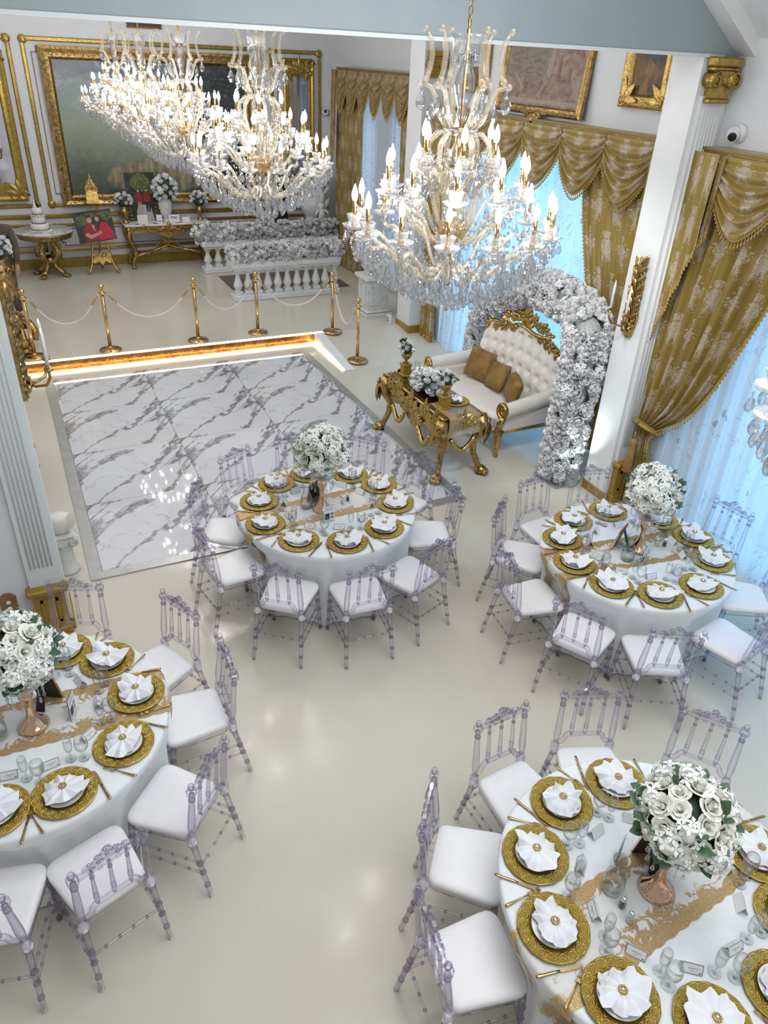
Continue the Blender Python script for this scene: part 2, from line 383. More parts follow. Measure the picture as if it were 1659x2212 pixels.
def lace_mat():
    m,nt,b,o=newmat('gold_lace_runner'); u,v=sepuv(nt); nt.nodes.remove(b)   # u across -1..1, v along m
    au=math_(nt,'ABSOLUTE',u)
    vec=comb(nt,math_(nt,'MULTIPLY',u,.19),v)
    n1=noise_(nt,vec,15,4,.62,.8); n2=noise_(nt,vec,110,2,.6); n3=noise_(nt,vec,6,2,.5)
    rid=math_(nt,'ABSOLUTE',math_(nt,'SUBTRACT',n1,.5))
    env=math_(nt,'ADD',math_(nt,'SUBTRACT',au,.34),math_(nt,'MULTIPLY',math_(nt,'SUBTRACT',n3,.5),1.6),clamp=True)   # sprigs grow out of the border
    sprig=ramp(nt,math_(nt,'SUBTRACT',math_(nt,'MULTIPLY',env,.22),rid),[(.0,(0,)*3),(.015,(1,)*3)])
    band=ramp(nt,math_(nt,'ADD',math_(nt,'SUBTRACT',au,.74),math_(nt,'MULTIPLY',math_(nt,'SINE',math_(nt,'MULTIPLY',v,38.0)),.07)),[(.0,(0,)*3),(.02,(1,)*3)])
    gold=math_(nt,'MAXIMUM',sprig,band)
    fine=ramp(nt,n2,[(.36,(.35,)*3),(.5,(1,)*3)])
    g2=math_(nt,'MULTIPLY',gold,fine)
    pb=N(nt,'BsdfPrincipled'); nt.links.new(ramp(nt,n2,[(.35,(.36,.22,.07)),(.7,(.66,.45,.20))]),pb.inputs['Base Color']); pb.inputs['Roughness'].default_value=.45; pb.inputs['Metallic'].default_value=.35
    tr=N(nt,'BsdfTransparent'); df=N(nt,'BsdfDiffuse'); df.inputs[0].default_value=(.80,.75,.66,1)
    tu=N(nt,'MixShader'); tu.inputs[0].default_value=.28; nt.links.new(tr.outputs[0],tu.inputs[1]); nt.links.new(df.outputs[0],tu.inputs[2])
    mx=N(nt,'MixShader'); nt.links.new(g2,mx.inputs[0]); nt.links.new(tu.outputs[0],mx.inputs[1]); nt.links.new(pb.outputs[0],mx.inputs[2]); nt.links.new(mx.outputs[0],o.inputs[0])
    return m
LACE=lace_mat()
def paint_mat(name,stops,scale,dist,stretch=(1,1,1)):
    m,nt,b,o=newmat(name); co=mapping(nt,coord(nt),stretch); f=noise_(nt,co,scale,5,.6,dist)
    nt.links.new(ramp(nt,f,stops),b.inputs['Base Color']); b.inputs['Roughness'].default_value=.5; return m
SEA=None
def sea_mat():
    m,nt,b,o=newmat('stormy_sea_canvas'); co=coord(nt); s=nt.nodes.new('ShaderNodeSeparateXYZ'); nt.links.new(co,s.inputs[0])
    x,z=s.outputs[0],s.outputs[2]    # object space: x -2..2, z -1.3..1.3
    n=noise_(nt,co,1.3,5,.6,.6)
    zz=math_(nt,'ADD',z,math_(nt,'MULTIPLY',math_(nt,'SUBTRACT',n,.5),.9))
    base=ramp(nt,math_(nt,'ADD',math_(nt,'MULTIPLY',zz,.38),.5),[(.0,(.05,.06,.05)),(.2,(.11,.135,.105)),(.38,(.24,.28,.21)),(.55,(.36,.41,.31)),(.72,(.30,.36,.34)),(.9,(.17,.19,.23))])
    cl=noise_(nt,mapping(nt,co,(1,1,1.6),(0,0,0),(4,0,1)),1.6,6,.62,1.2)
    cm=math_(nt,'MULTIPLY',ramp(nt,cl,[(.5,(0,)*3),(.62,(1,)*3)]),ramp(nt,z,[(.05,(0,)*3),(.5,(1,)*3)]))
    c=mixc(nt,math_(nt,'MULTIPLY',cm,.8),base,(.42,.46,.46))
    dk=ramp(nt,math_(nt,'ADD',math_(nt,'MULTIPLY',x,.5),math_(nt,'MULTIPLY',math_(nt,'SUBTRACT',n,.5),.5)),[(.10,(0,)*3),(.42,(1,)*3)])
    c=mixc(nt,math_(nt,'MULTIPLY',dk,.9),c,(.018,.022,.022))
    rx=math_(nt,'DIVIDE',math_(nt,'ADD',x,.1),.95); rz=math_(nt,'DIVIDE',math_(nt,'ADD',z,.82),.36)
    rk=ramp(nt,math_(nt,'ADD',math_(nt,'ADD',math_(nt,'POWER',math_(nt,'ABSOLUTE',rx),2.0),math_(nt,'POWER',math_(nt,'ABSOLUTE',rz),2.0)),math_(nt,'MULTIPLY',math_(nt,'SUBTRACT',n,.5),1.6)),[(.75,(1,)*3),(1.0,(0,)*3)])
    c=mixc(nt,math_(nt,'MULTIPLY',rk,.85),c,ramp(nt,noise_(nt,mapping(nt,co,(3,1,.8)),3,4,.6,.4),[(.35,(.16,.11,.06)),(.65,(.50,.40,.26))]))
    wv=noise_(nt,mapping(nt,co,(1,1,2.2)),5,2,.5,.8); wl=math_(nt,'LESS_THAN',math_(nt,'ABSOLUTE',math_(nt,'SUBTRACT',wv,.5)),.012)
    c=mixc(nt,math_(nt,'MULTIPLY',wl,.25),c,(.45,.48,.42))
    nt.links.new(c,b.inputs['Base Color']); b.inputs['Roughness'].default_value=.35; return m
SEA=sea_mat()
CANVAS=paint_mat('dark_portrait_canvas',[(.3,(.03,.03,.035)),(.5,(.10,.07,.04)),(.62,(.30,.15,.045)),(.8,(.12,.10,.07))],3,1.0,(1,1,.7))
TAPE=paint_mat('faded_tapestry_weave',[(.3,(.14,.085,.065)),(.48,(.27,.18,.135)),(.6,(.36,.27,.21)),(.75,(.22,.13,.10))],5,1.2,(1,1,1.3))
TAPEW=paint_mat('tapestry_water',[(.3,(.13,.11,.085)),(.6,(.28,.23,.17))],8,1,(1,1,4))
TAPEL=paint_mat('tapestry_pale_cloth',[(.3,(.30,.24,.19)),(.7,(.40,.33,.26))],8,1)
TAPER=paint_mat('tapestry_faded_rose',[(.3,(.20,.09,.08)),(.7,(.30,.16,.13))],8,1)
BLUEP=paint_mat('dark_teal_oil_paint',[(.3,(.02,.05,.07)),(.7,(.06,.11,.14))],8,1)
RED=simple('dark_red_print',(.30,.008,.02),.5,var=.15,vs=20)
REDB=simple('bright_red_print',(.50,.01,.02),.5,var=.15,vs=20)
FOLI=paint_mat('foliage_print',[(.35,(.02,.035,.012)),(.5,(.10,.12,.02)),(.7,(.26,.26,.05))],16,1.5)
DFOL=paint_mat('dark_garden_print',[(.35,(.008,.010,.009)),(.6,(.03,.04,.03)),(.72,(.10,.11,.12))],5,1.0)
PATHP=paint_mat('pale_path_print',[(.3,(.35,.36,.40)),(.7,(.62,.63,.66))],6,1)
RUG=paint_mat('brown_patterned_rug',[(.3,(.06,.035,.03)),(.5,(.16,.10,.085)),(.7,(.30,.24,.21))],14,1.5)
# ------------------------------------------------------------------ room shell
PZ=.17                                   # raised rear floor
f=MB()
def quad(mb,a,b,c,d,mi=0): mb.add([a,b,c,d],[(0,1,2,3)],mi,False)
quad(f,(-5,-3,0),(6.6,-3,0),(6.6,9.88,0),(-5,9.88,0)); quad(f,(-5,9.88,0),(4.27,9.88,0),(4.27,11.2,0),(-5,11.2,0))
quad(f,(4.27,9.88,0),(6.6,9.88,0),(6.6,11.2,PZ),(4.27,11.2,PZ)); quad(f,(-5,11.2,PZ),(7.2,11.2,PZ),(7.2,16.9,PZ),(-5,16.9,PZ))
struct('floor',f,FLOOR)
t=MB(); t.add([(4.27,9.86,.005),(4.42,9.86,.005),(4.42,11.2,PZ+.02),(4.27,11.2,PZ+.02),(4.27,9.86,0),(4.27,11.2,0),(4.42,11.2,0),(4.42,9.86,0)],[(0,1,2,3),(0,3,5,4),(1,7,6,2),(3,2,6,5)],0,False)
struct('trim_1',t,WHITE)                   # sloping kerb of the ramp
t=MB(); t.box(-1.6,11.185,0,4.27,11.199,PZ,0); struct('trim_2',t,COPPER)
t=MB(); t.box(-1.6,11.15,0.004,4.25,11.175,.03,0); t.box(4.235,9.9,.004,4.262,11.175,.03)
solo('led_strip',t,LED,'warm glowing light strip along the foot of the copper step','light strip')
t=MB(); t.box(-1.6,11.17,PZ+.002,4.42,11.205,PZ+.022); solo('led_strip',t,LEDW,'bright light strip along the top edge of the copper step','light strip')
t=MB(); t.box(.19,5.95,.001,3.9,10.86,.012); d=solo('dance_floor',t,MARBLE,'polished white marble dance floor with grey veins','dance floor')
t=MB()
for a in ((.08,5.84,.19,10.95),(3.9,5.84,4.01,10.95),(.19,5.84,3.9,5.95),(.19,10.86,3.9,10.90)): t.box(a[0],a[1],.001,a[2],a[3],.012)
part('edge_trim',t,ALU,d)
def wallx(name,x0,x1,y0,y1,z0,z1,op=None,m=WALL):   # wall slab along y with one opening (ya,yb,za,zb)
    w=MB()
    if op:
        a,b_,c,e=op
        w.box(x0,y0,z0,x1,a,z1); w.box(x0,b_,z0,x1,y1,z1); w.box(x0,a,z0,x1,b_,c) if c>z0 else None; w.box(x0,a,e,x1,b_,z1)
    else: w.box(x0,y0,z0,x1,y1,z1)
    return struct(name,w,m)
w=MB(); w.box(-1.6,16.75,PZ,7.0,16.95,5.35); struct('wall_back',w,WALL)
w=MB(); w.box(-1.75,5.6,0,-1.6,16.9,5.35); struct('wall_left',w,WALL)
wallx('wall_right_far',6.75,6.95,11.3,16.9,PZ,5.35,(12.3,15.3,.6,3.55))
wallx('wall_right_middle',6.2,6.4,5.6,10.85,0,5.35,(6.4,10.45,.05,3.3))
wallx('wall_right_front',5.8,6.0,-3,5.25,0,4.6,(.4,4.95,.03,3.3))
w=MB(); w.box(5.85,10.85,0,6.95,11.3,5.35); struct('wall_pier',w,WALL)
w=MB(); w.box(5.42,5.25,0,6.4,5.6,4.235); struct('wall_right_portal',w,WHITE)
w=MB(); w.box(-5,5.25,0,-.12,5.6,4.235); struct('wall_left_portal',w,LEFTW)
w=MB(); w.box(-5,5.25,4.235,6.4,5.6,6.6); struct('wall_header',w,HEAD)
t=MB(); t.box(-5,5.232,4.225,5.62,5.262,4.25); struct('trim_3',t,LEFTW)
w=MB(); w.box(-1.75,5.6,5.35,7.0,16.95,5.45); struct('ceiling',w,WALL)
c=MB(); quad(c,(5.82,5.25,4.36),(5.82,-3,4.36),(3.6,-3,5.85),(3.6,5.25,5.85)); c.add([(5.82,5.25,4.36),(5.82,-3,4.36),(6.0,-3,4.36),(6.0,5.25,4.36)],[(0,1,2,3)],0,False); struct('ceiling_slope',c,WALL)
t=MB(); L=sqrt(.55**2+.365**2); d_=Vector((-.55,0,.365))/L; n_=Vector((.365,0,.55))/L
P0=Vector((5.83,5.1,4.225))
vs=[]
for k in (-.05,2.6):
    for (o_,y) in ((0,5.08),(.15,5.08),(.15,5.25),(0,5.25)): q=P0+d_*k+n_*o_; vs.append((q.x,y,q.z))
t.add(vs,[(0,1,2,3),(7,6,5,4),(0,4,5,1),(1,5,6,2),(2,6,7,3),(3,7,4,0)],0,False); struct('trim_4',t,WHITE)
# fluted pilasters, plinths, capitals
def fluted(x0,x1,y,z0,z1):
    m=MB(); m.box(x0,y-.03,z0,x1,y,z1); n=6; w_=(x1-x0-.05)/n
    for i in range(n):
        xc=x0+.025+(i+.5)*w_; m.tube([(xc,y-.03,z0+.17),(xc,y-.03,z1-.1)],w_*.33,8,0,None,True,True,.7)
    return m
def capital(x0,x1,y,zt,h=.33):
    m=MB(); w_=x1-x0; cx=(x0+x1)/2
    m.box(x0-.03,y-.11,zt-.07,x1+.03,y,zt,b=.012); m.box(x0-.015,y-.095,zt-.10,x1+.015,y,zt-.07,b=.008)
    for s in (-1,1):
        m.tube([(cx+s*w_*.40,y-.11,zt-.165),(cx+s*w_*.40,y,zt-.165)],.062,14)
        m.scroll(cx+s*w_*.40,zt-.165,.058,1.6,.010,y-.112,pi/2,-s,0,None)
    m.prism([(cx-w_*.42,zt-.10),(cx+w_*.42,zt-.10),(cx+w_*.42,zt-.15),(cx,zt-.175),(cx-w_*.42,zt-.15)],y-.10,y)
    for k in range(5): m.ball((cx+(k-2)*w_*.13,y-.10,zt-.165),(.016,.014,.03),8,5)
    m.box(x0+.025,y-.07,zt-h+.03,x1-.025,y,zt-.14); m.box(x0-.0,y-.085,zt-h-.005,x1,y,zt-h+.035,b=.012)
    return m
def plinth(x0,x1,y,h):
    m=MB(); m.box(x0-.01,y-.09,0.002,x1+.01,y,.1,b=.008); m.box(x0,y-.075,.1,x1,y,h-.05); m.box(x0-.035,y-.11,h-.05,x1+.035,y,h,b=.012)
    for (a,b,c,e) in ((x0+.05,.16,x1-.05,.185),(x0+.05,h-.13,x1-.05,h-.105),(x0+.05,.16,x0+.07,h-.105),(x1-.07,.16,x1-.05,h-.105)): m.box(a,y-.085,b,c,y-.07,e)
    return m
struct('trim_5',fluted(-.37,-.14,5.25,.5,4.2),LEFTW); struct('trim_6',plinth(-.37,-.14,5.25,.5),OCHRE)
struct('trim_7',fluted(5.47,5.75,5.25,.5,3.95),WHITE); struct('trim_8',plinth(5.47,5.75,5.25,.5),OCHRE)
struct('trim_9',capital(5.48,5.74,5.25,4.235),OCHRE_T)
struct('trim_10',capital(5.90,6.14,10.85,4.22),OCHRE)
struct('trim_11',capital(0,.24,0,4.22),OCHRE_T,T(6.2,6.22,0,-pi/2))
t=MB(); t.box(5.41,5.235,.002,5.435,5.61,.11,b=.006); t.box(5.42,5.60,.002,5.8,5.618,.11); struct('baseboard_right_portal',t,OCHRE)
t=MB(); t.box(-.135,5.24,.002,-.105,5.61,.11,b=.006); struct('baseboard_left_portal',t,OCHRE)
t=MB(); t.box(5.825,10.83,.08,5.85,11.31,.25,b=.008); t.box(5.83,10.825,.08,6.2,10.85,.25,b=.006); struct('baseboard_pier',t,OCHRE)
t=MB(); t.box(-1.6,16.70,PZ,6.75,16.75,PZ+.15,b=.01); t.box(-1.6,16.71,PZ+.15,6.75,16.75,PZ+.18); struct('baseboard_back',t,OCHRE)
t=MB(); t.box(-5,5.225,.002,-.42,5.25,.12,b=.006); struct('baseboard_left',t,WHITE)
# wall panel mouldings on the back wall
def mould(m,x0,z0,x1,z1,w=.055,y=16.75,mi=0,notch=0):
    if notch<=0:
        for (a,b,c,e) in ((x0,z0,x1,z0+w),(x0,z1-w,x1,z1),(x0,z0,x0+w,z1),(x1-w,z0,x1,z1)): m.box(a,y-.035,b,c,y,e,mi,b=min(.012,w*.3))
    else:
        k=notch; P=[(x0+k,z0),(x1-k,z0),(x1-k,z0+k),(x1,z0+k),(x1,z1-k),(x1-k,z1-k),(x1-k,z1),(x0+k,z1),(x0+k,z1-k),(x0,z1-k),(x0,z0+k),(x0+k,z0+k)]
        for i in range(12):
            a,b=P[i],P[(i+1)%12]; m.box(min(a[0],b[0])-w/2,y-.014,min(a[1],b[1])-w/2,max(a[0],b[0])+w/2,y,max(a[1],b[1])+w/2,mi)
t=MB()
for (a,b,c,e) in ((-1.5,1.32,.70,4.16),(.87,1.32,5.34,4.16),(5.46,1.32,6.58,4.15)):
    mould(t,a,b,c,e,.07)
    for (px,pz) in ((a,b),(c,b),(a,e),(c,e)): t.ball((px+(.05 if px==a else -.05),16.73,pz+(.05 if pz==b else -.05)),(.075,.03,.075),10,6)
    mould(t,a+.16,b+.15,c-.16,e-.15,.014,16.75,1,.09)
for (a,b,c,e) in ((-1.5,.48,.70,1.02),(.87,.48,5.34,1.02),(5.46,.48,6.58,1.02)):
    mould(t,a,b,c,e,.06); mould(t,a+.12,b+.11,c-.12,e-.11,.012,16.75,1,.06)
t.box(-1.6,16.70,1.12,6.75,16.75,1.20,0,b=.015)
struct('trim_12',t,[OCHRE_T,TRIMR])
# ------------------------------------------------------------------ windows (frame + pane)
PANE=clear('window_glass',(.93,.96,.98),(.85,.9,.93),.6,0,.02,1.45)
def window(name,x,y0,y1,z0,z1,n):
    m=MB(); w_=.06
    m.box(x,y0,z0,x+.07,y1,z0+w_); m.box(x,y0,z1-w_,x+.07,y1,z1)
    for i in range(n+1): yy=y0+(y1-y0)*i/n; m.box(x,max(y0,yy-w_/2),z0,x+.07,min(y1,yy+w_/2),z1)
    o=struct(name,m,WHITE); p=MB(); p.box(x+.03,y0,z0,x+.036,y1,z1); part('pane',p,PANE,o); return o
window('window_1',5.87,.4,4.95,.03,3.3,3); window('window_2',6.27,6.4,10.45,.05,3.3,3); window('window_3',6.83,12.3,15.3,.6,3.55,2)
# air vent
v=MB(); mould(v,2.74,4.37,3.38,4.55,.03,16.75)
v2=MB()
for i in range(22): xx=2.775+i*.026; v2.box(xx,16.72,4.40,xx+.009,16.748,4.52)
vt=solo('air_vent',v,WOOD,'brown framed air vent high on the back wall','vent'); part('louvre',v2,TRIMR,vt)
bk=MB(); bk.box(2.77,16.744,4.4,3.35,16.749,4.52); part('backing',bk,BLACK,vt)
# security cameras
LA=Matrix.Identity(4)
def seccam(M,label):
    global LA
    d=M.to_3x3().inverted()@Vector((-.75,-.55,-.35)); LA=d.to_track_quat('Z','Y').to_matrix().to_4x4()
    o=thing('security_camera',label,'camera',M,'dome security cameras')
    m=MB(); m.lathe([(.0,0),(.075,0),(.078,.02),(.07,.045),(.0,.05)],24); part('mount_base',m,PLAST,o)
    m=MB(); m.ball((0,0,.075),(.058,.058,.058),18,12); part('dome',m,PLAST,o)
    m=MB(); A=LA; m.lathe([(.045,.0),(.05,.04),(.047,.062),(.04,.064)],20,0,T(0,0,.075)@A); part('lens_barrel',m,PLAST,o)
    m=MB(); m.lathe([(0,.058),(.036,.058),(.036,.068),(.02,.072),(0,.072)],20,0,T(0,0,.075)@A); part('lens',m,BLACK,o)
    return o
A=Matrix.Translation((5.8,5.03,3.69))@Matrix.Rotation(-pi/2,4,'Y')@Matrix.Rotation(pi*.5,4,'Z')
sc1=seccam(A,'white dome security camera beside the fluted pilaster at top right')
copy_tree(sc1,Matrix.Translation((6.66,16.72,3.05))@Matrix.Rotation(pi/2,4,'X'),'small white security camera in the far corner left of the far curtain')
# wall outlet on wood plate
o=MB(); o.box(-.60,5.235,.30,-.48,5.25,.46,b=.01); o.ball((-.54,5.243,.46),(.045,.008,.03),12,6)
ot=solo('wall_outlet',o,WOOD,'wall outlet on a carved brown wooden plate left of the gold plinth','outlet',None,None)
p=MB()
for zz in (.345,.40): p.lathe([(0,0),(.018,0),(.018,.004),(0,.004)],12,0,Matrix.Translation((-.54,5.234,zz))@Matrix.Rotation(pi/2,4,'X'))
part('socket_mount',p,PLAST,ot)
# ------------------------------------------------------------------ rear wall art
def rocaille(m,M,w,h,seed=0,dense=1.0,mi=0,th=.014):     # symmetric carved scrollwork in local xz
    r=random.Random(seed); n=int(5*dense)+2
    for s in (-1,1):
        for i in range(n):
            t=(i+.5)/n; cx=s*w*.5*t; cz=h*(.5-.42*t)*(.55+.45*r.random())
            q=min(w,h)*(.20-.09*t)*(.8+.4*r.random())
            m.scroll(cx,cz,q,1.3,th*(1.0-.35*t),-.012,r.random()*6,s*(1 if i%2 else -1),mi,M)
            m.leafy(cx,cz,q*2.2,q*1.1,(pi/2 if s>0 else pi/2)+s*(-.3-1.0*t),-.008,th*1.3,mi,M)
    m.leafy(0,h*.25,h*.8,w*.16,pi/2,-.015,th*1.8,mi,M)
    m.scroll(0,h*.45,h*.22,.95,th,-.02,pi/2,1,mi,M)
    for k in range(3): m.leafy(0,h*.1,h*.5,w*.1,pi/2+(k-1)*.6,-.012,th*1.5,mi,M)
def frame(m,w,h,fw,d=.06,mi=0,steps=3):      # rectangular profile frame centred at origin in xz, front -y
    prof=[(0,0),(0,d*.75),(fw*.22,d),(fw*.5,d*.72),(fw*.8,d*.8),(fw*.93,d*.5),(fw,d*.28),(fw,0)]
    n=len(prof); vs=[]
    for (sx,sz) in ((-1,-1),(1,-1),(1,1),(-1,1)):
        for o_,y in prof: vs.append((sx*(w/2-o_),-y,sz*(h/2-o_)))
    fs=[]
    for k in range(4):
        j=(k+1)%4
        for i in range(n-1): fs.append((k*n+i,k*n+i+1,j*n+i+1,j*n+i))
    m.add(vs,fs,mi,False)
def framed(name,label,cat,w,h,fw,mat,M,fm=GOLD,corner=True,cart=False,seed=3,d=.07,canvas_name='canvas',extra=None):
    o=thing(name,label,cat,M); m=MB(); frame(m,w,h,fw,d)
    if corner:
        for (sx,sz,a) in ((-1,-1,0),(1,-1,0),(1,1,pi),(-1,1,pi)):
            for k in range(3):
                m.leafy(sx*(w/2-fw*.5),sz*(h/2-fw*.5),fw*1.7,fw*.7,atan2(-sz,-sx)+(k-1)*.78,-d*.9,.012)
            m.scroll(sx*(w/2-fw*.55),sz*(h/2-fw*.55),fw*.5,1.4,fw*.09,-d,0,sx)
    if cart:
        for s,z in ((1,h/2-fw*.4),(-1,-h/2+fw*.4)): rocaille(m,T(0,-d*.7,z)@Matrix.Scale(s,4,(0,0,1)),w*.42 if w<h else .5,fw*1.5,seed,.6)
    if extra: m.join(extra)
    part('frame',m,fm,o)
    c=MB(); c.box(-w/2+fw*.8,-.02,-h/2+fw*.8,w/2-fw*.8,-.005,h/2-fw*.8); cv=part(canvas_name,c,mat,o); return o,cv
m=MB()
for z in (-1,1):
    for i in range(34): m.scroll(-1.78+i*.108,z*1.245,.042,1.2,.010,-.062,i,1 if i%2 else -1)
for x in (-1,1):
    for i in range(21): m.scroll(x*1.885,-1.1+i*.11,.042,1.2,.010,-.062,i,1 if i%2 else -1)
sea,cv=framed('seascape_painting','huge dark green stormy seascape painting in a wide carved gold frame','painting',3.98,2.70,.21,SEA,T(3.12,16.71,2.68),GOLD,False,extra=m)
def mirror(label,w,h,M,fw=.17):
    o=thing('wall_mirror',label,'mirror',M); m=MB(); frame(m,w,h,fw,.06)
    for sx in (-1,1):
        for sz in (-1,1):
            m.scroll(sx*(w/2-.09),sz*(h/2-.09),.11,1.4,.022,-.06,0,sx); m.scroll(sx*(w/2-.26),sz*(h/2-.10),.09,1.3,.018,-.06,1,-sx)
            for k in range(3): m.leafy(sx*(w/2-.12),sz*(h/2-.12),.28,.11,atan2(-sz,-sx)+(k-1)*.6,-.05,.02)
    rocaille(m,T(0,-.05,h/2-.30),w*.8,.36,5,1.0,0,.02); 
    m.prism([(-w*.42,-h/2+.12),(w*.42,-h/2+.12),(w*.30,-h/2+.34),(w*.12,-h/2+.26),(0,-h/2+.44),(-w*.12,-h/2+.26),(-w*.30,-h/2+.34)],-.05,-.012)
    for k in range(7): m.leafy(0,-h/2+.17,.2,.035,pi/2+(k-3)*.38,-.055,.012)
    part('frame',m,OCHRE_T,o)
    c=MB(); c.box(-w/2+fw*.7,-.02,-h/2+fw*.7,w/2-fw*.7,-.008,h/2-fw*.7); part('glass',c,MIRR,o); return o
mirror('large gold framed wall mirror left of the seascape, cut by the photo edge',1.7,2.40,T(-.32,16.70,2.66))
mirror('narrow gold framed wall mirror right of the seascape behind the chandelier',.66,2.55,T(6.06,16.70,2.72),.13)
# art on the middle right wall (faces -x)
def onwall(x,y,z): return Matrix.Translation((x,y,z))@Matrix.Rotation(-pi/2,4,'Z')
tp,cv=framed('tapestry','framed faded brown harbour tapestry above the gold swags','tapestry',1.74,1.25,.10,TAPE,onwall(6.19,8.42,4.21)@Matrix.Rotation(R(-5),4,'X'),GOLD,False,True,9,.06)
m=MB(); m.flat([(-.72,-.20),(-.05,-.32),(.08,.12),(-.1,.30),(-.72,.30)],-.0215)
part('woven_water',m,TAPEW,tp)
m=MB(); m.flat([(-.60,-.20),(-.36,-.36),(-.33,-.36),(-.57,-.18)],-.0225); m.flat([(-.06,-.42),(.10,-.25),(.125,-.26),(-.02,-.435)],-.0225); m.flat([(.06,-.18),(.10,.02),(.13,.14),(.16,.14),(.18,.0),(.17,-.2),(.12,-.24)],-.0225); m.flat([(-.78,-.505),(.78,-.505),(.78,-.46),(-.78,-.46)],-.0225); part('woven_cloth',m,TAPEL,tp)
m=MB()
for (x,z,hh) in ((.30,-.26,.26),(.42,.02,.2),(.50,.05,.22),(.57,.02,.2),(-.55,.34,.12),(.66,-.02,.2),(.36,.08,.18)): m.flat([(x-.03,z),(x+.035,z),(x+.025,z+hh*.7),(x+.012,z+hh*.85),(x+.008,z+hh),(x-.008,z+hh),(x-.012,z+hh*.85),(x-.02,z+hh*.7)],-.0232)
part('woven_figure',m,TAPER,tp)
pt,cv=framed('portrait_painting','small gilt framed oil painting of dark teal and orange shapes right of the tapestry','painting',.70,.98,.13,CANVAS,onwall(6.19,6.66,4.26),GOLDB,True,False,4,.07)
m=MB(); m.flat([(-.03,.40),(.12,.40),(.13,.0),(.08,-.10),(-.06,-.02)],-.0215); part('teal_patch',m,BLUEP,pt)
framed('portrait_painting','dark gilt framed painting left of the tapestry behind the chandelier','painting',.62,1.0,.12,CANVAS,onwall(6.19,9.95,4.24),GOLD,True,False,6,.06)
# ------------------------------------------------------------------ camera numbers (for framing and for culling what the photo cannot show)
CF,CYAW,CPIT,CROLL,CH=1593.13,R(27.12813),R(31.68344),R(2.87746),4.1206
cy_,sy_,cp_,sp_=cos(CYAW),sin(CYAW),cos(CPIT),sin(CPIT)
CD=Vector((sy_*cp_,cy_*cp_,-sp_)); _r=Vector((cy_,-sy_,0)); _u=_r.cross(CD)
CR=_r*cos(CROLL)+_u*sin(CROLL); CU=_u*cos(CROLL)-_r*sin(CROLL)
def px(P):
    q=Vector(P)-Vector((0,0,CH)); d=q.dot(CD); return (829.5+CF*q.dot(CR)/d, 1106-CF*q.dot(CU)/d) if d>.05 else (-1e6,-1e6)
def seen(P,m=60): a,b=px(P); return -m<a<1659+m and -m<b<2212+m
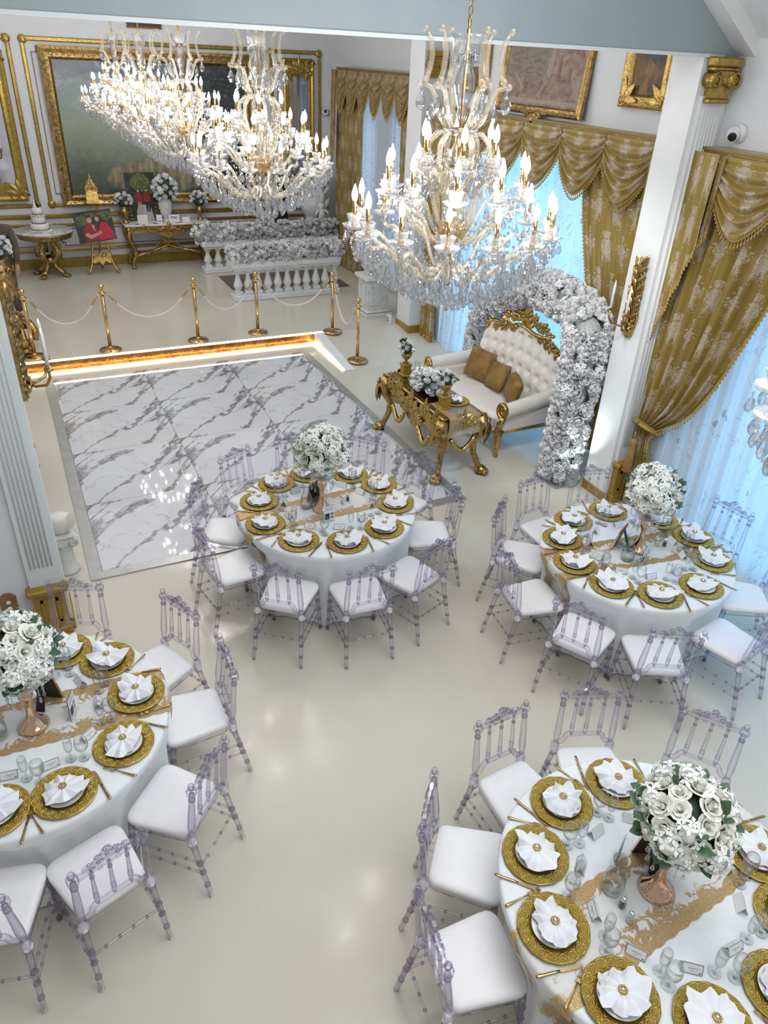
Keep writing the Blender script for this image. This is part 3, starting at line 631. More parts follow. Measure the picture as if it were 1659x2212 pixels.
# ------------------------------------------------------------------ chair
def ringed(mb,p0,p1,r0,r1,rings,rr,n=10):
    P0,P1=Vector(p0),Vector(p1); pts=[];rad=[]
    for t in (0,.25,.5,.75,1): pts.append(P0.lerp(P1,t)); rad.append(r0+(r1-r0)*t)
    mb.tube(pts,rad,n,0)
    dv=(P1-P0).normalized()
    for t in rings:
        c=P0.lerp(P1,t); q=r0+(r1-r0)*t
        mb.tube([c-dv*.008,c-dv*.004,c+dv*.004,c+dv*.008],[q*.9,q*rr,q*rr,q*.9],n,1)
def make_chair(label):
    o=thing('resin_chair',label,'chair',None,'clear resin chairs around the banquet tables')
    PM=[POLY,RINGP]
    pts=[]   # seat outline
    out=[]
    for (x,y,k) in ((-.175,-.195,0),(.175,-.195,0),(.215,.20,0),(-.215,.20,0)): out.append((x,y))
    def seatring(s,z):
        L=[]; r=.07
        cor=[(-.175,-.195),(.175,-.195),(.215,.20),(-.215,.20)]
        for i in range(4):
            p=Vector(cor[i]); a=(Vector(cor[i-1])-p).normalized(); b=(Vector(cor[(i+1)%4])-p).normalized()
            rr=.045 if i<2 else .085
            A=p+a*rr; B=p+b*rr
            for t in (0,.25,.5,.75,1):
                q=A*(1-t)**2+p*2*t*(1-t)+B*t*t; L.append((q.x*s,(q.y)*s,z))
        return L
    m=MB(); R_=[seatring(.93,.437),seatring(1.0,.443),seatring(1.005,.458),seatring(.995,.472),seatring(.95,.481),seatring(.80,.487),seatring(.4,.490)]
    vs=[p for r in R_ for p in r]; n=20; fs=[tuple(range(n-1,-1,-1)),tuple(range(6*n,7*n))]
    for k in range(6):
        for i in range(n): j=(i+1)%n; fs.append((k*n+i,k*n+j,k*n+n+j,k*n+n+i))
    m.add(vs,fs,0,True); part('seat_cushion',m,CUSH,o)
    m=MB(); a_=seatring(.985,.405); b_=seatring(.985,.436); c_=seatring(.88,.436); d_=seatring(.88,.405); vs=a_+b_+c_+d_; fs=[]
    for k in range(4):
        for i in range(n): j=(i+1)%n; q=(k+1)%4; fs.append((k*n+i,k*n+j,q*n+j,q*n+i))
    m.add(vs,fs,0,True); part('seat_frame',m,POLY,o)
    for s in (-1,1):
        m=MB(); ringed(m,(s*.195,-.305,.002),(s*.178,-.215,.43),.0145,.0185,(.22,.45,.62),1.2)
        m.box(s*.178-.022,-.237,.40,s*.178+.022,-.193,.50,0,b=.006)
        m.tube([(s*.177,-.216,.50),(s*.177,-.219,.53),(s*.176,-.224,.58),(s*.174,-.236,.70),(s*.173,-.248,.80),(s*.173,-.252,.845)],[.015,.018,.023,.0195,.0155,.015],10)
        m.tube([(s*.173,-.2465,.790),(s*.173,-.247,.795),(s*.173,-.248,.803),(s*.173,-.249,.808)],[.015,.0195,.0195,.015],10,1)
        m.box(s*.173-.025,-.277,.838,s*.173+.025,-.229,.885,0,b=.008)
        m.lathe([(.015,.885),(.010,.890),(.018,.898),(.019,.908),(.012,.918),(0,.923)],10,0,T(s*.173,-.254,0))
        m.lathe([(.0215,.415),(.026,.420),(.026,.440),(.0215,.445)],12,2,T(s*.178,-.214,0))
        part('rear_leg',m,[POLY,RINGP,PLAST],o)
        m=MB(); ringed(m,(s*.205,.195,.002),(s*.185,.165,.43),.0135,.019,(.25,.5,.72),1.22); m.lathe([(.016,0.002),(.017,.02),(.014,.03)],10,1,T(s*.205,.195,0)); part('front_leg',m,PM,o)
    # crest rail with carved scroll crown
    m=MB(); m.box(-.150,-.268,.842,.150,-.240,.872,0,b=.006)
    prof=[(-.125,.872),(-.12,.892),(-.095,.897),(-.075,.889),(-.060,.905),(-.040,.918),(-.030,.910),(-.022,.935),(0,.945),(.022,.935),(.030,.910),(.040,.918),(.060,.905),(.075,.889),(.095,.897),(.12,.892),(.125,.872)]
    m.prism(prof,-.264,-.244,0)
    for s in (-1,1):
        m.scroll(s*.085,.882,.016,1.2,.004,-.268,0,s,1); m.scroll(s*.045,.895,.018,1.2,.004,-.268,0,-s,1); m.scroll(s*.085,.882,.016,1.2,.004,-.240,0,s,1); m.scroll(s*.045,.895,.018,1.2,.004,-.240,0,-s,1)
    m.scroll(0,.918,.021,1.0,.005,-.268,0,1,1); m.scroll(0,.918,.021,1.0,.005,-.240,0,1,1)
    for k in range(5): m.box((k-2)*.045-.012,-.266,.832,(k-2)*.045+.012,-.242,.842,0,b=.003)
    part('crest_rail',m,PM,o)
    m=MB(); m.box(-.085,-.238,.545,.085,-.214,.575,0,b=.006)
    for s in (-1,1): m.tube([(s*.085,-.226,.562),(s*.105,-.226,.560),(s*.118,-.226,.545),(s*.124,-.225,.520),(s*.140,-.222,.502),(s*.165,-.219,.500)],.016,8)
    part('lower_rail',m,PM,o)
    for x in (-.088,0,.088):
        m=MB(); m.tube([(x,-.224,.565),(x,-.226,.590),(x,-.228,.620),(x,-.238,.720),(x,-.247,.800),(x,-.251,.845)],[.012,.014,.0145,.0115,.0085,.008],8)
        m.tube([(x,-.2455,.785),(x,-.246,.789),(x,-.2465,.797),(x,-.247,.801)],[.0085,.0125,.0125,.0085],8,1)
        m.tube([(x,-.2275,.612),(x,-.228,.618),(x,-.229,.626),(x,-.2295,.632)],[.011,.015,.015,.011],8,0)
        part('spindle',m,PM,o)
    for (a,b) in (((-.189,-.265,.19),(-.197,.183,.19)),((.189,-.265,.19),(.197,.183,.19)),((-.186,-.25,.27),(-.193,.178,.27)),((.186,-.25,.27),(.193,.178,.27)),((-.196,.182,.235),(.196,.182,.235)),((-.187,-.255,.24),(.187,-.255,.24))):
        m=MB(); ringed(m,a,b,.0075,.0075,(.2,.4,.6,.8),1.32,8); part('stretcher',m,PM,o)
    return o
# ------------------------------------------------------------------ tables
TB=[dict(n='dance floor table',c=(2.06,5.11),plates=[152.4,118.7,86.1,46.9,15.5,-19.2,-59,-96.3,-134.4,-171.1],chairs=[(-131.8,52),(-95.4,84.4),(-62.9,109.6),(-20,160.7),(15.9,19.7),(49,40),(83.9,88.9),(117.1,117.3),(153.4,151),(-169.5,11)],run=2,hang=(.30,.04)),
 dict(n='window table',c=(4.14,3.53),plates=[142.6,109.9,71.9,29,-4,-37.1,-77.4,-114.8,-149.5,175.4],chairs=[(172.2,171.7),(134,132),(101.5,95),(68.8,73.1),(35,39),(2,8),(-36,145),(-78,101),(-119.4,61.8),(-153,30)],run=-8,hang=(.55,.05)),
 dict(n='left edge table',c=(-.425,3.505),plates=[101,66.4,36.6,-1,-38.9,-77.2,-109,139,174,-149],chairs=[(107,107),(72.1,67.7),(32.7,20.2),(-.9,179.5),(-42.7,136.3),(-76.5,107.6),(-107,75)],run=-2,hang=(.05,.06)),
 dict(n='lower right table',c=(2.225,1.235),plates=[139.5,104.2,69.1,31,-7.2,-38,-75,-112.2,-149,175.1],chairs=[(134.6,141),(99.3,94.1),(67.3,68),(30.9,37.8),(167.5,173.1),(-150,31)],run=5.7,hang=(.33,.05))]
ZT=.765; RT=.77
def clockword(a,c):
    best=(atan2(c[1],c[0])-R(a))/(2*pi)*12; h=round(best*2)/2%12
    H=int(h); nm=['twelve','one','two','three','four','five','six','seven','eight','nine','ten','eleven'][H]
    return ('half past '+nm) if h-H>.25 else nm+" o'clock"
chair0=None; proto={}
def placed(key,make,M,label,group):
    if key not in proto:
        o=make(label); o.matrix_local=M; proto[key]=o; o['group']=group; return o
    return copy_tree(proto[key],M,label,None,group)
def make_charger(label):
    m=MB(); pr=[(0,.004),(.075,.004),(.100,.005),(.106,.009),(.112,.013),(.116,.016),(.125,.0185),(.14,.020),(.155,.019),(.163,.0165),(.166,.014),(.163,.012),(.14,.012),(.11,.004),(.09,0),(0,0)]
    n=64; vs=[];uv=[];fs=[]
    for r,z in pr:
        for i in range(n+1):
            a=2*pi*i/n; rr=r*(1+.008*cos(a*16) if r>.155 else 1); vs.append((rr*cos(a),rr*sin(a),z)); uv.append((i/n,r))
    for k in range(len(pr)-1):
        for i in range(n): fs.append((k*(n+1)+i,(k+1)*(n+1)+i,(k+1)*(n+1)+i+1,k*(n+1)+i+1))
    m.add(vs,fs,0,True,None,uv); return solo('charger_plate',m,CHARG,label,'charger plate')
def make_plate(label):
    m=MB(); m.lathe([(0,.004),(.062,.004),(.070,.008),(.098,.017),(.101,.018),(.099,.013),(.068,.002),(.055,0),(0,0)],40); return solo('dinner_plate',m,PORC,label,'plate')
def napkin_mesh(seed):
    r=random.Random(seed); m=MB(); nf=9; n=nf*4
    amp=[.82+.36*r.random() for _ in range(nf)]; off=[(r.random()-.5)*.25 for _ in range(nf)]
    def fn(u,v):
        a=2*pi*u; k=u*nf; i=int(k)%nf; fr=k-int(k); tri=1-abs(2*fr-1)
        Rm=.112*amp[i]*(.84+.16*tri)*(1.12 if abs(sin(a))<.75 else .92)
        rad=.012+(Rm-.012)*v
        z=.030+.012*(1-v)**2*2 - .004*v + (.030*v*(tri-.45))*(1-.25*v) + .022*v*sin(pi*min(1,v*1.1))
        if amp[i]>1.05: z+=.03*v*v
        aa=a+off[i]*v*.6; return (rad*cos(aa),rad*sin(aa),max(.0,z))
    m.grid(fn,n,6,0,None,False,None,True)
    m.lathe([(0,.004),(.07,.006),(.06,.025),(.012,.045)],18)
    return m
NAPM=[None]*4
def make_napkin(label,k=[0]):
    i=k[0]%4; k[0]+=1
    o=thing('folded_napkin',label,'napkin')
    if NAPM[i] is None: NAPM[i]=napkin_mesh(i+3).mesh('napkin_cloth',NAPK)
    link('cloth',NAPM[i],o)
    if 'ring' not in proto:
        m=MB(); 
        for j in range(10): a=2*pi*j/10; m.ball((.016*cos(a),.016*sin(a),.056),(.0062,.0062,.004),8,5)
        m.lathe([(.004,.046),(.017,.050),(.017,.056),(.01,.058)],16); proto['ring']=m.mesh('napkin_ring',GOLDB)
        m=MB(); m.lathe([(.011,.056),(.0105,.060),(.006,.065),(0,.066)],8,0,None,False); proto['gem']=m.mesh('ring_gem',SILVER)
    rg=link('napkin_ring',proto['ring'],o); link('gem',proto['gem'],rg); return o
def make_fork(label):
    m=MB(); m.tube([(0,-.10,.006),(0,-.085,.006),(0,-.06,.0055),(0,-.0,.006),(0,.035,.009)],[.006,.0085,.0065,.0035,.003],8,0,None,True,True,.5)
    m.box(-.011,.033,.007,.011,.055,.0095,b=.001)
    for k in range(4): m.tube([(-.0093+.0062*k,.053,.0083),(-.0093+.0062*k,.08,.007),(-.0093+.0062*k,.098,.0085)],.0017,5)
    return solo('fork',m,CUTL,label,'fork')
def make_knife(label):
    m=MB(); m.tube([(0,-.115,.006),(0,-.10,.006),(0,-.07,.006),(0,-.02,.006),(0,0,.006)],[.0065,.009,.0070,.0065,.005],8,0,None,True,True,.55)
    m.prism([(-.006,0),(.006,0),(.009,.04),(.009,.085),(.004,.108),(-.006,.112)],-.0015,.0015,0,Matrix.Translation((0,0,.005))@Matrix.Rotation(-pi/2,4,'X'))
    return solo('knife',m,CUTL,label,'knife')
def glassprof(kind):
    if kind=='wine': return [(0,.004),(.030,.004),(.033,.002),(.033,.0),(.0,.0)],[(.012,.006),(.0045,.014),(.0038,.03),(.0042,.05),(.008,.058),(.024,.068),(.034,.085),(.0375,.105),(.036,.128),(.032,.150),(.0305,.150),(.0345,.127),(.0358,.105),(.0322,.086),(.022,.071),(0,.064)]
    return [(0,.004),(.028,.004),(.031,.002),(.031,.0),(.0,.0)],[(.010,.006),(.0045,.014),(.004,.03),(.0045,.045),(.008,.052),(.019,.070),(.0235,.095),(.0240,.125),(.0225,.158),(.0212,.158),(.0226,.125),(.0222,.096),(.0176,.072),(0,.060)]
def make_glass(kind,name,label,cat):
    o=thing(name,label,cat); a,b=glassprof(kind)
    m=MB(); m.lathe(a,24); part('foot',m,GLASS,o); m=MB(); m.lathe(b,24); part('bowl',m,GLASS,o); return o
def make_card(label):
    o=thing('place_card',label,'place card'); m=MB()
    for s in (-1,1): m.add([(-.045,s*.026,.0),(.045,s*.026,.0),(.045,0,.046),(-.045,0,.046)],[(0,1,2,3)],0,False)
    part('card',m,PAPER,o)
    m=MB(); S=Matrix.Translation((0,-.0268,.0))@Matrix.Rotation(R(-29.5),4,'X')   # front slope, x right, z up
    for (a,b,c,e) in ((-.044,.003,.044,.005),(-.044,.048,.044,.050),(-.044,.003,-.042,.050),(.042,.003,.044,.050)): m.flat([(a,b),(c,b),(c,e),(a,e)],0,0,S)
    for k in range(9): x=-.020+k*.0048; h=.004+.004*((k*7)%3)/2; m.flat([(x,.026),(x+.003,.0255),(x+.0042,.026+h),(x+.0015,.0275)],0,0,S)
    m.flat([(-.008,.0165),(.008,.0165),(.008,.0178),(-.008,.0178)],0,0,S)
    m.flat([(.028,.009),(.037,.009),(.037,.014),(.033,.0125),(.028,.015)],0,0,S)
    part('printed_lettering',m,INK,o); return o
# ------------------------------------------------------------------ flowers
def rose_mesh(name,mat,n_out=6,lv=3,seed=1,op=1.0):
    r=random.Random(seed); m=MB(); m.ball((0,0,.34),(.20,.20,.34),8,6)
    def petal(a,tilt,wd,hg,r0):
        vs=[];fs=[]
        for j in range(4):
            v=j/3
            for i in range(4):
                u=i/3-.5; w=wd*(.45+.75*sin(pi*min(1,.15+v*.72)))
                ang=a+u*w; rad=r0+op*tilt*v**1.4*(1-.35*abs(u))+ (.07*v**4)*op+(1-op)*.45*r0*sin(pi*v*.9)
                z=hg*(v-.18*abs(u)*2*v)-(.10*v**5 if tilt>.3 else 0)
                vs.append((rad*cos(ang),rad*sin(ang),z))
        for j in range(3):
            for i in range(3): fs.append((j*4+i,j*4+i+1,j*4+i+5,j*4+i+4))
        m.add(vs,fs)
    for i in range(3): petal(2*pi*i/3+.4,.03,2.3,.88,.05)
    for i in range(3): petal(2*pi*i/3+1.5,.06,2.2,.86,.11)
    for l in range(lv):
        k=3+l*2 if l<lv-1 else n_out
        for i in range(k): petal(2*pi*i/k+l*.5+r.random()*.2,.10+.24*l,1.9-.25*l,.82-.13*l+.04*r.random(),.16+.07*l)
    if op<1: m.v=[(x*1.55,y*1.55,z*1.25) for x,y,z in m.v]
    return m.mesh(name,mat)
ROSEM=rose_mesh('rose',ROSE); ROSEWM=rose_mesh('white_rose',ROSEW,5,2,5,.45)
def hyd_mesh(name,mat,nf=16,seed=2):
    r=random.Random(seed); m=MB(); m.ball((0,0,.28),(.5,.5,.42),8,5)
    for i in range(nf):
        z=.15+.85*(i+.5)/nf; a=i*2.4; q=sqrt(max(0,1-(z-.15)**2))*.72
        d=Vector((q*cos(a),q*sin(a),.15+(z-.1)*.75)); M=Matrix.Translation(d)@Vector((d.x,d.y,d.z*.9)).to_track_quat('Z','Y').to_matrix().to_4x4()@Matrix.Rotation(r.random()*6,4,'Z')
        for k in range(4):
            b=k*pi/2; vs=[(0,0,0),(.20*cos(b-.6),.20*sin(b-.6),.06),(.36*cos(b),.36*sin(b),.03),(.20*cos(b+.6),.20*sin(b+.6),.06)]
            m.add(vs,[(0,1,2,3)],0,True,M)
    return m.mesh(name,mat)
HYDM=hyd_mesh('hydrangea',HYD)
def leaf_mesh(name,mat):
    m=MB(); vs=[];fs=[]
    for t,w in ((0,.05),(.25,.34),(.5,.42),(.75,.30),(1,.03)): vs+=[(-w,t,.10*sin(pi*t)),(0,t,.03+.14*sin(pi*t)),(w,t,.10*sin(pi*t))]
    for i in range(4):
        for k in range(2): fs.append((i*3+k,i*3+k+1,i*3+k+4,i*3+k+3))
    m.add(vs,fs); return m.mesh(name,mat)
LEAFM=leaf_mesh('leaf',LEAF)
def mesh_into(mb,me,M):
    mb.add([tuple(v.co) for v in me.vertices],[tuple(p.vertices) for p in me.polygons],0,True,M)
def orient(p,d,s,spin=0): return Matrix.Translation(p)@Vector(d).to_track_quat('Z','Y').to_matrix().to_4x4()@Matrix.Rotation(spin,4,'Z')@Matrix.Scale(s,4)
def bouquet(o,rad,nr,nh,nl,seed,zoff=0,squash=.85,low=-.45,srose=.062,shyd=.075,rm=None,filler=True):
    r=random.Random(seed); n=nr+nh; kinds=['r']*nr+['h']*nh; r.shuffle(kinds)
    if filler:
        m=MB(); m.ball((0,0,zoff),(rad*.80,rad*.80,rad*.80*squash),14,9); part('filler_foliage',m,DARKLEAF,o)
    for i in range(n):
        z=1-(1-low)*(i+.5)/n; a=i*2.39996+r.random()*.3; q=sqrt(max(0,1-z*z))
        d=Vector((q*cos(a),q*sin(a),z)); p=Vector((d.x*rad*.80,d.y*rad*.80,d.z*rad*.80*squash+zoff))
        if kinds[i]=='r': link('rose',rm or ROSEM,o,orient(p,d,srose*(.85+.35*r.random()),r.random()*6))
        else: link('hydrangea',HYDM,o,orient(p,d,shyd*(.85+.3*r.random()),r.random()*6))
    for i in range(nl):
        z=r.uniform(low*.8,.9); a=r.random()*6.28; q=sqrt(1-z*z); d=Vector((q*cos(a),q*sin(a),z)); p=Vector((d.x*rad*.92,d.y*rad*.92,d.z*rad*.92*squash+zoff))
        e=(d+Vector((r.uniform(-1,1),r.uniform(-1,1),r.uniform(-.3,1)))*.8).normalized()
        link('leaf',LEAFM,o,Matrix.Translation(p)@e.to_track_quat('Y','Z').to_matrix().to_4x4()@Matrix.Scale(.060*(.8+.5*r.random()),4))
def make_centre_vase(label):
    o=thing('centrepiece_vase',label,'vase')
    def fl(a,z): return 1+ (.10*min(1,max(0,(z-.006)/.03))*max(0,1-z/.15))*sin(a*4+z*30)
    m=MB(); m.lathe([(0,.002),(.085,.002),(.087,.006),(.070,.022),(.045,.05),(.028,.09),(.021,.14),(.020,.18),(.030,.215),(.040,.235),(.041,.255),(.030,.275),(.022,.285),(.024,.30),(.040,.315),(.036,.32),(0,.315)],36,0,None,True,fl); part('trumpet_body',m,ROSEG,o)
    m=MB(); m.lathe([(0,0),(.03,.0),(.10,.004),(.10,.008),(0,.006)],28,0,T(0,0,.325)); part('glass_tray',m,CRYSC,o)
    for k in range(12):
        a=2*pi*k/12; m=MB()
        for j in range(4): m.ball((0,0,-.018*j),.0055,6,4)
        m.lathe([(0,-.115),(.010,-.098),(.005,-.072),(0,-.068)],6,0,None,False)
        part('crystal_strand',m,CRYST,o,T(.095*cos(a),.095*sin(a),.322))
    return o
def make_carafe(label):
    o=thing('carafe',label,'carafe'); m=MB(); m.lathe([(0,0),(.050,0),(.054,.01),(.054,.06),(.048,.10),(.030,.145),(.024,.17),(.026,.19),(.042,.225),(.040,.225),(.0245,.191),(.0225,.17),(.0285,.145),(.0465,.10),(.0525,.06),(.052,.012),(0,.006)],32); part('glass_body',m,GLASS,o)
    m=MB(); m.lathe([(0,.008),(.05,.012),(.051,.05),(.049,.075),(0,.075)],28); part('water',m,GLASS,o); return o
def make_easelframe(label):
    o=thing('table_sign',label,'sign'); A=Matrix.Rotation(R(-14),4,'X')
    m=MB(); m.box(-.075,-.006,.0,.075,.006,.20,0,A,b=.002); part('back_panel',m,BLACK,o)
    m=MB(); 
    for (a,b,c,e) in ((-.078,-.003,.078,.006),(-.078,.195,.078,.204),(-.078,0,-.070,.2),(.070,0,.078,.2)): m.box(a,-.009,b,c,.004,e,0,A)
    part('gold_edge',m,ROSEG,o)
    m=MB(); m.add([(-.018,.048,.188),(.018,.048,.188),(.026,.13,.003),(-.026,.13,.003),(-.018,.044,.188),(.018,.044,.188),(.026,.124,.0),(-.026,.124,.0)],[(0,1,2,3),(7,6,5,4),(0,3,7,4),(1,5,6,2),(0,4,5,1),(3,2,6,7)],0,False); part('stand_leg',m,BLACK,o)
    return o
def make_menu(label):
    o=thing('menu_stand',label,'sign'); m=MB(); m.box(-.055,-.002,0,.055,.002,.155,b=.001); m.box(-.055,-.02,0,.055,.03,.004,b=.001); part('acrylic_holder',m,GLASS,o)
    m=MB(); m.flat([(-.051,.008),(.051,.008),(.051,.151),(-.051,.151)],-.0028); m.flat([(.051,.008),(-.051,.008),(-.051,.151),(.051,.151)],.0028); p=part('paper_insert',m,PAPER,o)
    m=MB(); m.flat([(-.042,.020),(.004,.020),(.004,.082),(-.042,.082)],-.0034); m2=MB()
    for k in range(2): m2.flat([(.012,.058-k*.034),(.042,.058-k*.034),(.042,.085-k*.034),(.012,.085-k*.034)],-.0034)
    m3=MB()
    for (z,w) in ((.135,.035),(.122,.04),(.114,.04),(.106,.03)): m3.flat([(-w,z),(w,z),(w,z+.0028),(-w,z+.0028)],-.0034)
    part('dark_picture',m,INK,p); part('grey_panel',m2,GREYG,p); part('text_line',m3,GREYG,p); return o
def make_shaker(label,name,fill):
    o=thing(name,label,'shaker'); m=MB(); m.lathe([(0,0),(.017,0),(.018,.004),(.016,.05),(.013,.058),(.012,.056),(.0145,.049),(.0165,.005),(0,.003)],6,0,None,False); part('glass_body',m,GLASS,o)
    m=MB(); m.lathe([(0,.004),(.0155,.005),(.0145,.035),(0,.035)],6,0,None,False); part('shaker_filling',m,fill,o)
    m=MB(); m.lathe([(.0145,.055),(.0155,.060),(.014,.068),(.008,.075),(0,.076)],14); part('cap',m,SILVER,o); return o
for ti,tb in enumerate(TB):
    cx,cyy=tb['c']; nm=tb['n']; base=Vector((cx,cyy,0))
    # cloth: flat top, folds falling to the floor, pushed in where the chairs stand
    ch=[R(a) for a,_ in tb['chairs']]; rr=random.Random(ti+11); ph=[rr.random()*6.28 for _ in range(4)]
    m=MB(); prof=[(.0,0),(.3,0),(.55,0),(.70,0),(.752,0),(.766,-.004),(.772,-.016),(.772,-.05),(.77,-.12),(.765,-.20),(.76,-.30),(.757,-.42),(.757,-.56),(.76,-.68),(.765,-.757)]
    n=160; vs=[];fs=[]
    def cq(a,dz,r):
        q=r
        if dz<-.02:
            w=min(1,-dz/.35); push=max([math.exp(-(abs((a-c+pi)%(2*pi)-pi)/.36)**4) for c in ch])
            zz=ZT+dz; b_=min(1,max(0,(.72-zz)/.20)); b_=b_*b_*(3-2*b_)
            q+=w*(.022*sin(14*a+ph[0]+1.2*sin(3*a+ph[1]))+.014*sin(23*a+ph[2]))*(1-.75*push*b_)
            q=q*(1-push*b_)+(.652+.006*sin(31*a))*push*b_+(.03*(1-push)*b_)
        return q
    for r,dz in prof:
        for i in range(n):
            a=2*pi*i/n; q=cq(a,dz,r); vs.append((q*cos(a),q*sin(a),ZT+dz))
    vs.append((0,0,ZT)); L=len(vs)-1
    for k in range(1,len(prof)-1):
        for i in range(n): j=(i+1)%n; fs.append((k*n+i,(k+1)*n+i,(k+1)*n+j,k*n+j))
    for i in range(n): fs.append((L,n+i,n+(i+1)%n))
    m.add(vs,fs); cl=solo('tablecloth',m,CLOTH,'white floor length cloth over the round '+nm,'tablecloth',T(cx,cyy,0),'round table cloths')
    # runner
    rd=R(tb['run']); m=MB(); hL,hR=tb['hang']; S=[]; tot=1.53+hL+hR; K=110
    def rp(s,w):    # s along, w across (-1..1)
        sc=.19+.010*abs(sin(s*38))*(1 if abs(w)>.9 else 0); y=w*sc; half=sqrt(max(.01,.775**2-y*y)); x=s
        if abs(x)>half:
            d=abs(x)-half; sg=1 if x>0 else -1
            if d<=.012: return (sg*(half+.005),y,ZT+.001-d*.5)
            a=atan2(y,sg*half)+rd; q=max(cq(a+e,-d,.772 if d<.1 else .76) for e in (-.03,0,.03))+.012
            q=max(q,.787-.0 if d<.06 else q); c=atan2(y,sg*half); return (q*cos(c),q*sin(c),ZT-.002-d)
        return (x,y,ZT+.0025)
    s0=-.765-hL; s1=.765+hR
    m.grid(lambda u,v:rp(s0+(s1-s0)*v,2*u-1),8,K,0,None,True,lambda u,v:(2*u-1,(s0+(s1-s0)*v)+ti*3.1))
    solo('table_runner',m,LACE,'gold lace table runner across the round '+nm,'table runner',T(cx,cyy,0,rd),'gold lace runners')
    def LM(a,r,dz=0,tw=0,tang=0):    # seat frame: +y to the centre, x to guest's right
        A=R(a); return Matrix.Translation((cx+r*cos(A)-tang*sin(A),cyy+r*sin(A)+tang*cos(A),ZT+dz))@Matrix.Rotation(A+pi/2+tw,4,'Z')
    for i,a in enumerate(tb['plates']):
        r=random.Random(ti*50+i); cw=clockword(a,tb['c']); A=R(a); P=(cx+.6*cos(A),cyy+.6*sin(A),ZT)
        if seen(P,75):
            onrun=abs(sin(A-rd))<.55; dz=.0035 if onrun else .001
            placed('charger',make_charger,LM(a,.595,dz,r.random()*6),'embossed gold charger plate, %s place, %s'%(cw,nm),'gold charger plates')
            placed('plate',make_plate,LM(a,.595,dz+.005),'white plate on the gold charger, %s place, %s'%(cw,nm),'white dinner plates')
            nk=make_napkin('white fan folded napkin with jewelled ring, %s place, %s'%(cw,nm)); nk['group']='fan folded napkins'; nk.matrix_local=LM(a,.595,dz+.011,r.uniform(-.5,.5))
        for (key,mk,tg,w0,wd) in (('fork',make_fork,-.172,.03,'fork left of'),('knife',make_knife,.172,-.02,'knife right of')):
            r_=.66+r.uniform(-.012,.02); Pf=(cx+r_*cos(A)-tg*sin(A),cyy+r_*sin(A)+tg*cos(A),ZT)
            if seen(Pf,20): placed(key,mk,LM(a,r_,.0035,w0+r.uniform(-.1,.1),tg),'gold %s the %s charger plate, %s'%(wd,cw,nm),'gold forks' if key=='fork' else 'gold knives')
        for (kd,name,r_,off,wd,cat) in (('flute','champagne_glass',.405,16,'narrow clear stemmed glass','glass'),('wine','wine_glass',.455,22 if i%2 else 21,'wide clear stemmed water glass','glass')):
            off_=off+r.uniform(-2,2)-(0 if kd=='wine' else 1.0); Pg=(cx+r_*cos(A+R(off_)),cyy+r_*sin(A+R(off_)),ZT)
            if seen(Pg,40): placed(kd,lambda L,kd=kd,name=name,cat=cat: make_glass(kd,name,L,cat),LM(a+off_,r_,.004),'%s by the %s place, %s'%(wd,cw,nm),'champagne glasses' if kd=='flute' else 'water glasses')
        Pc=(cx+.375*cos(A),cyy+.375*sin(A),ZT)
        if seen(Pc,30): placed('card',make_card,LM(a,.372,.004,r.uniform(-.35,.35)),'white tent place card with dark border, %s place, %s'%(cw,nm),'place cards')
    for (a,fc) in tb['chairs']:
        A=R(a); d=.905+random.uniform(-.008,.012); P=(cx+d*cos(A),cyy+d*sin(A),0)
        f_=fc-a
        while f_>90: f_-=180
        while f_<-90: f_+=180
        f_=max(-6,min(6,f_)); M=Matrix.Translation(P)@Matrix.Rotation(A+pi/2+R(f_),4,'Z')
        placed('chair',make_chair,M,'clear resin chair with white cushion, %s seat, %s'%(clockword(a,tb['c']),nm),'clear resin chairs around the banquet tables')
    # centre pieces
    cpos=[(-.06,-.03),(.03,0),(.02,-.03),(-.02,0)][ti]
    vb=T(cx+cpos[0],cyy+cpos[1],ZT+.004,ti*.7)
    placed('cvase',make_centre_vase,vb,'rose gold trumpet vase with crystal strands, centre of the '+nm,'rose gold centrepiece vases')
    fb=thing('flower_ball','round bouquet of cream roses and white hydrangea, centre of the '+nm,'flowers',T(cx+cpos[0],cyy+cpos[1],ZT+.555),'flower ball centrepieces')
    bouquet(fb,.208,26,18,34,ti+40,0,.86,-.66,.064,.088)
    it=[dict(carafe=(1.885,5.156),salt=(2.20,5.10),pepper=(2.26,5.125),frame=(2.0,5.29,200),menu=(1.98,4.872,5)),
        dict(carafe=(3.985,3.46),salt=(4.355,3.52),pepper=(4.41,3.49),frame=(4.02,3.655,208),menu=(4.06,3.365,25)),
        dict(carafe=(-.59,3.47),salt=None,pepper=None,frame=(-.30,3.68,150),menu=(-.19,3.475,70)),
        dict(carafe=(2.01,1.325),salt=(1.975,1.165),pepper=(1.99,1.235),frame=(2.30,1.40,150),menu=(2.13,1.43,30))][ti]
    x,y=it['carafe'][:2]
    if seen((x,y,.8)): placed('carafe',make_carafe,T(x,y,ZT+.004),'clear glass water carafe on the '+nm,'water carafes')
    if it['salt']:
        placed('salt',lambda L: make_shaker(L,'salt_shaker',PAPER),T(*it['salt'],ZT+.004),'glass salt shaker on the '+nm,'salt shakers'); placed('pepper',lambda L: make_shaker(L,'pepper_shaker',INK),T(*it['pepper'],ZT+.004),'dark pepper shaker on the '+nm,'pepper shakers')
    x,y,a=it['frame']; placed('easelframe',make_easelframe,T(x,y,ZT+.004,R(a)),'black backed table sign on an easel leg, '+nm,'black backed table signs')
    x,y,a=it['menu']; placed('menu',make_menu,T(x,y,ZT+.004,R(a)),'small upright menu in a clear acrylic stand, '+nm,'acrylic menu stands')
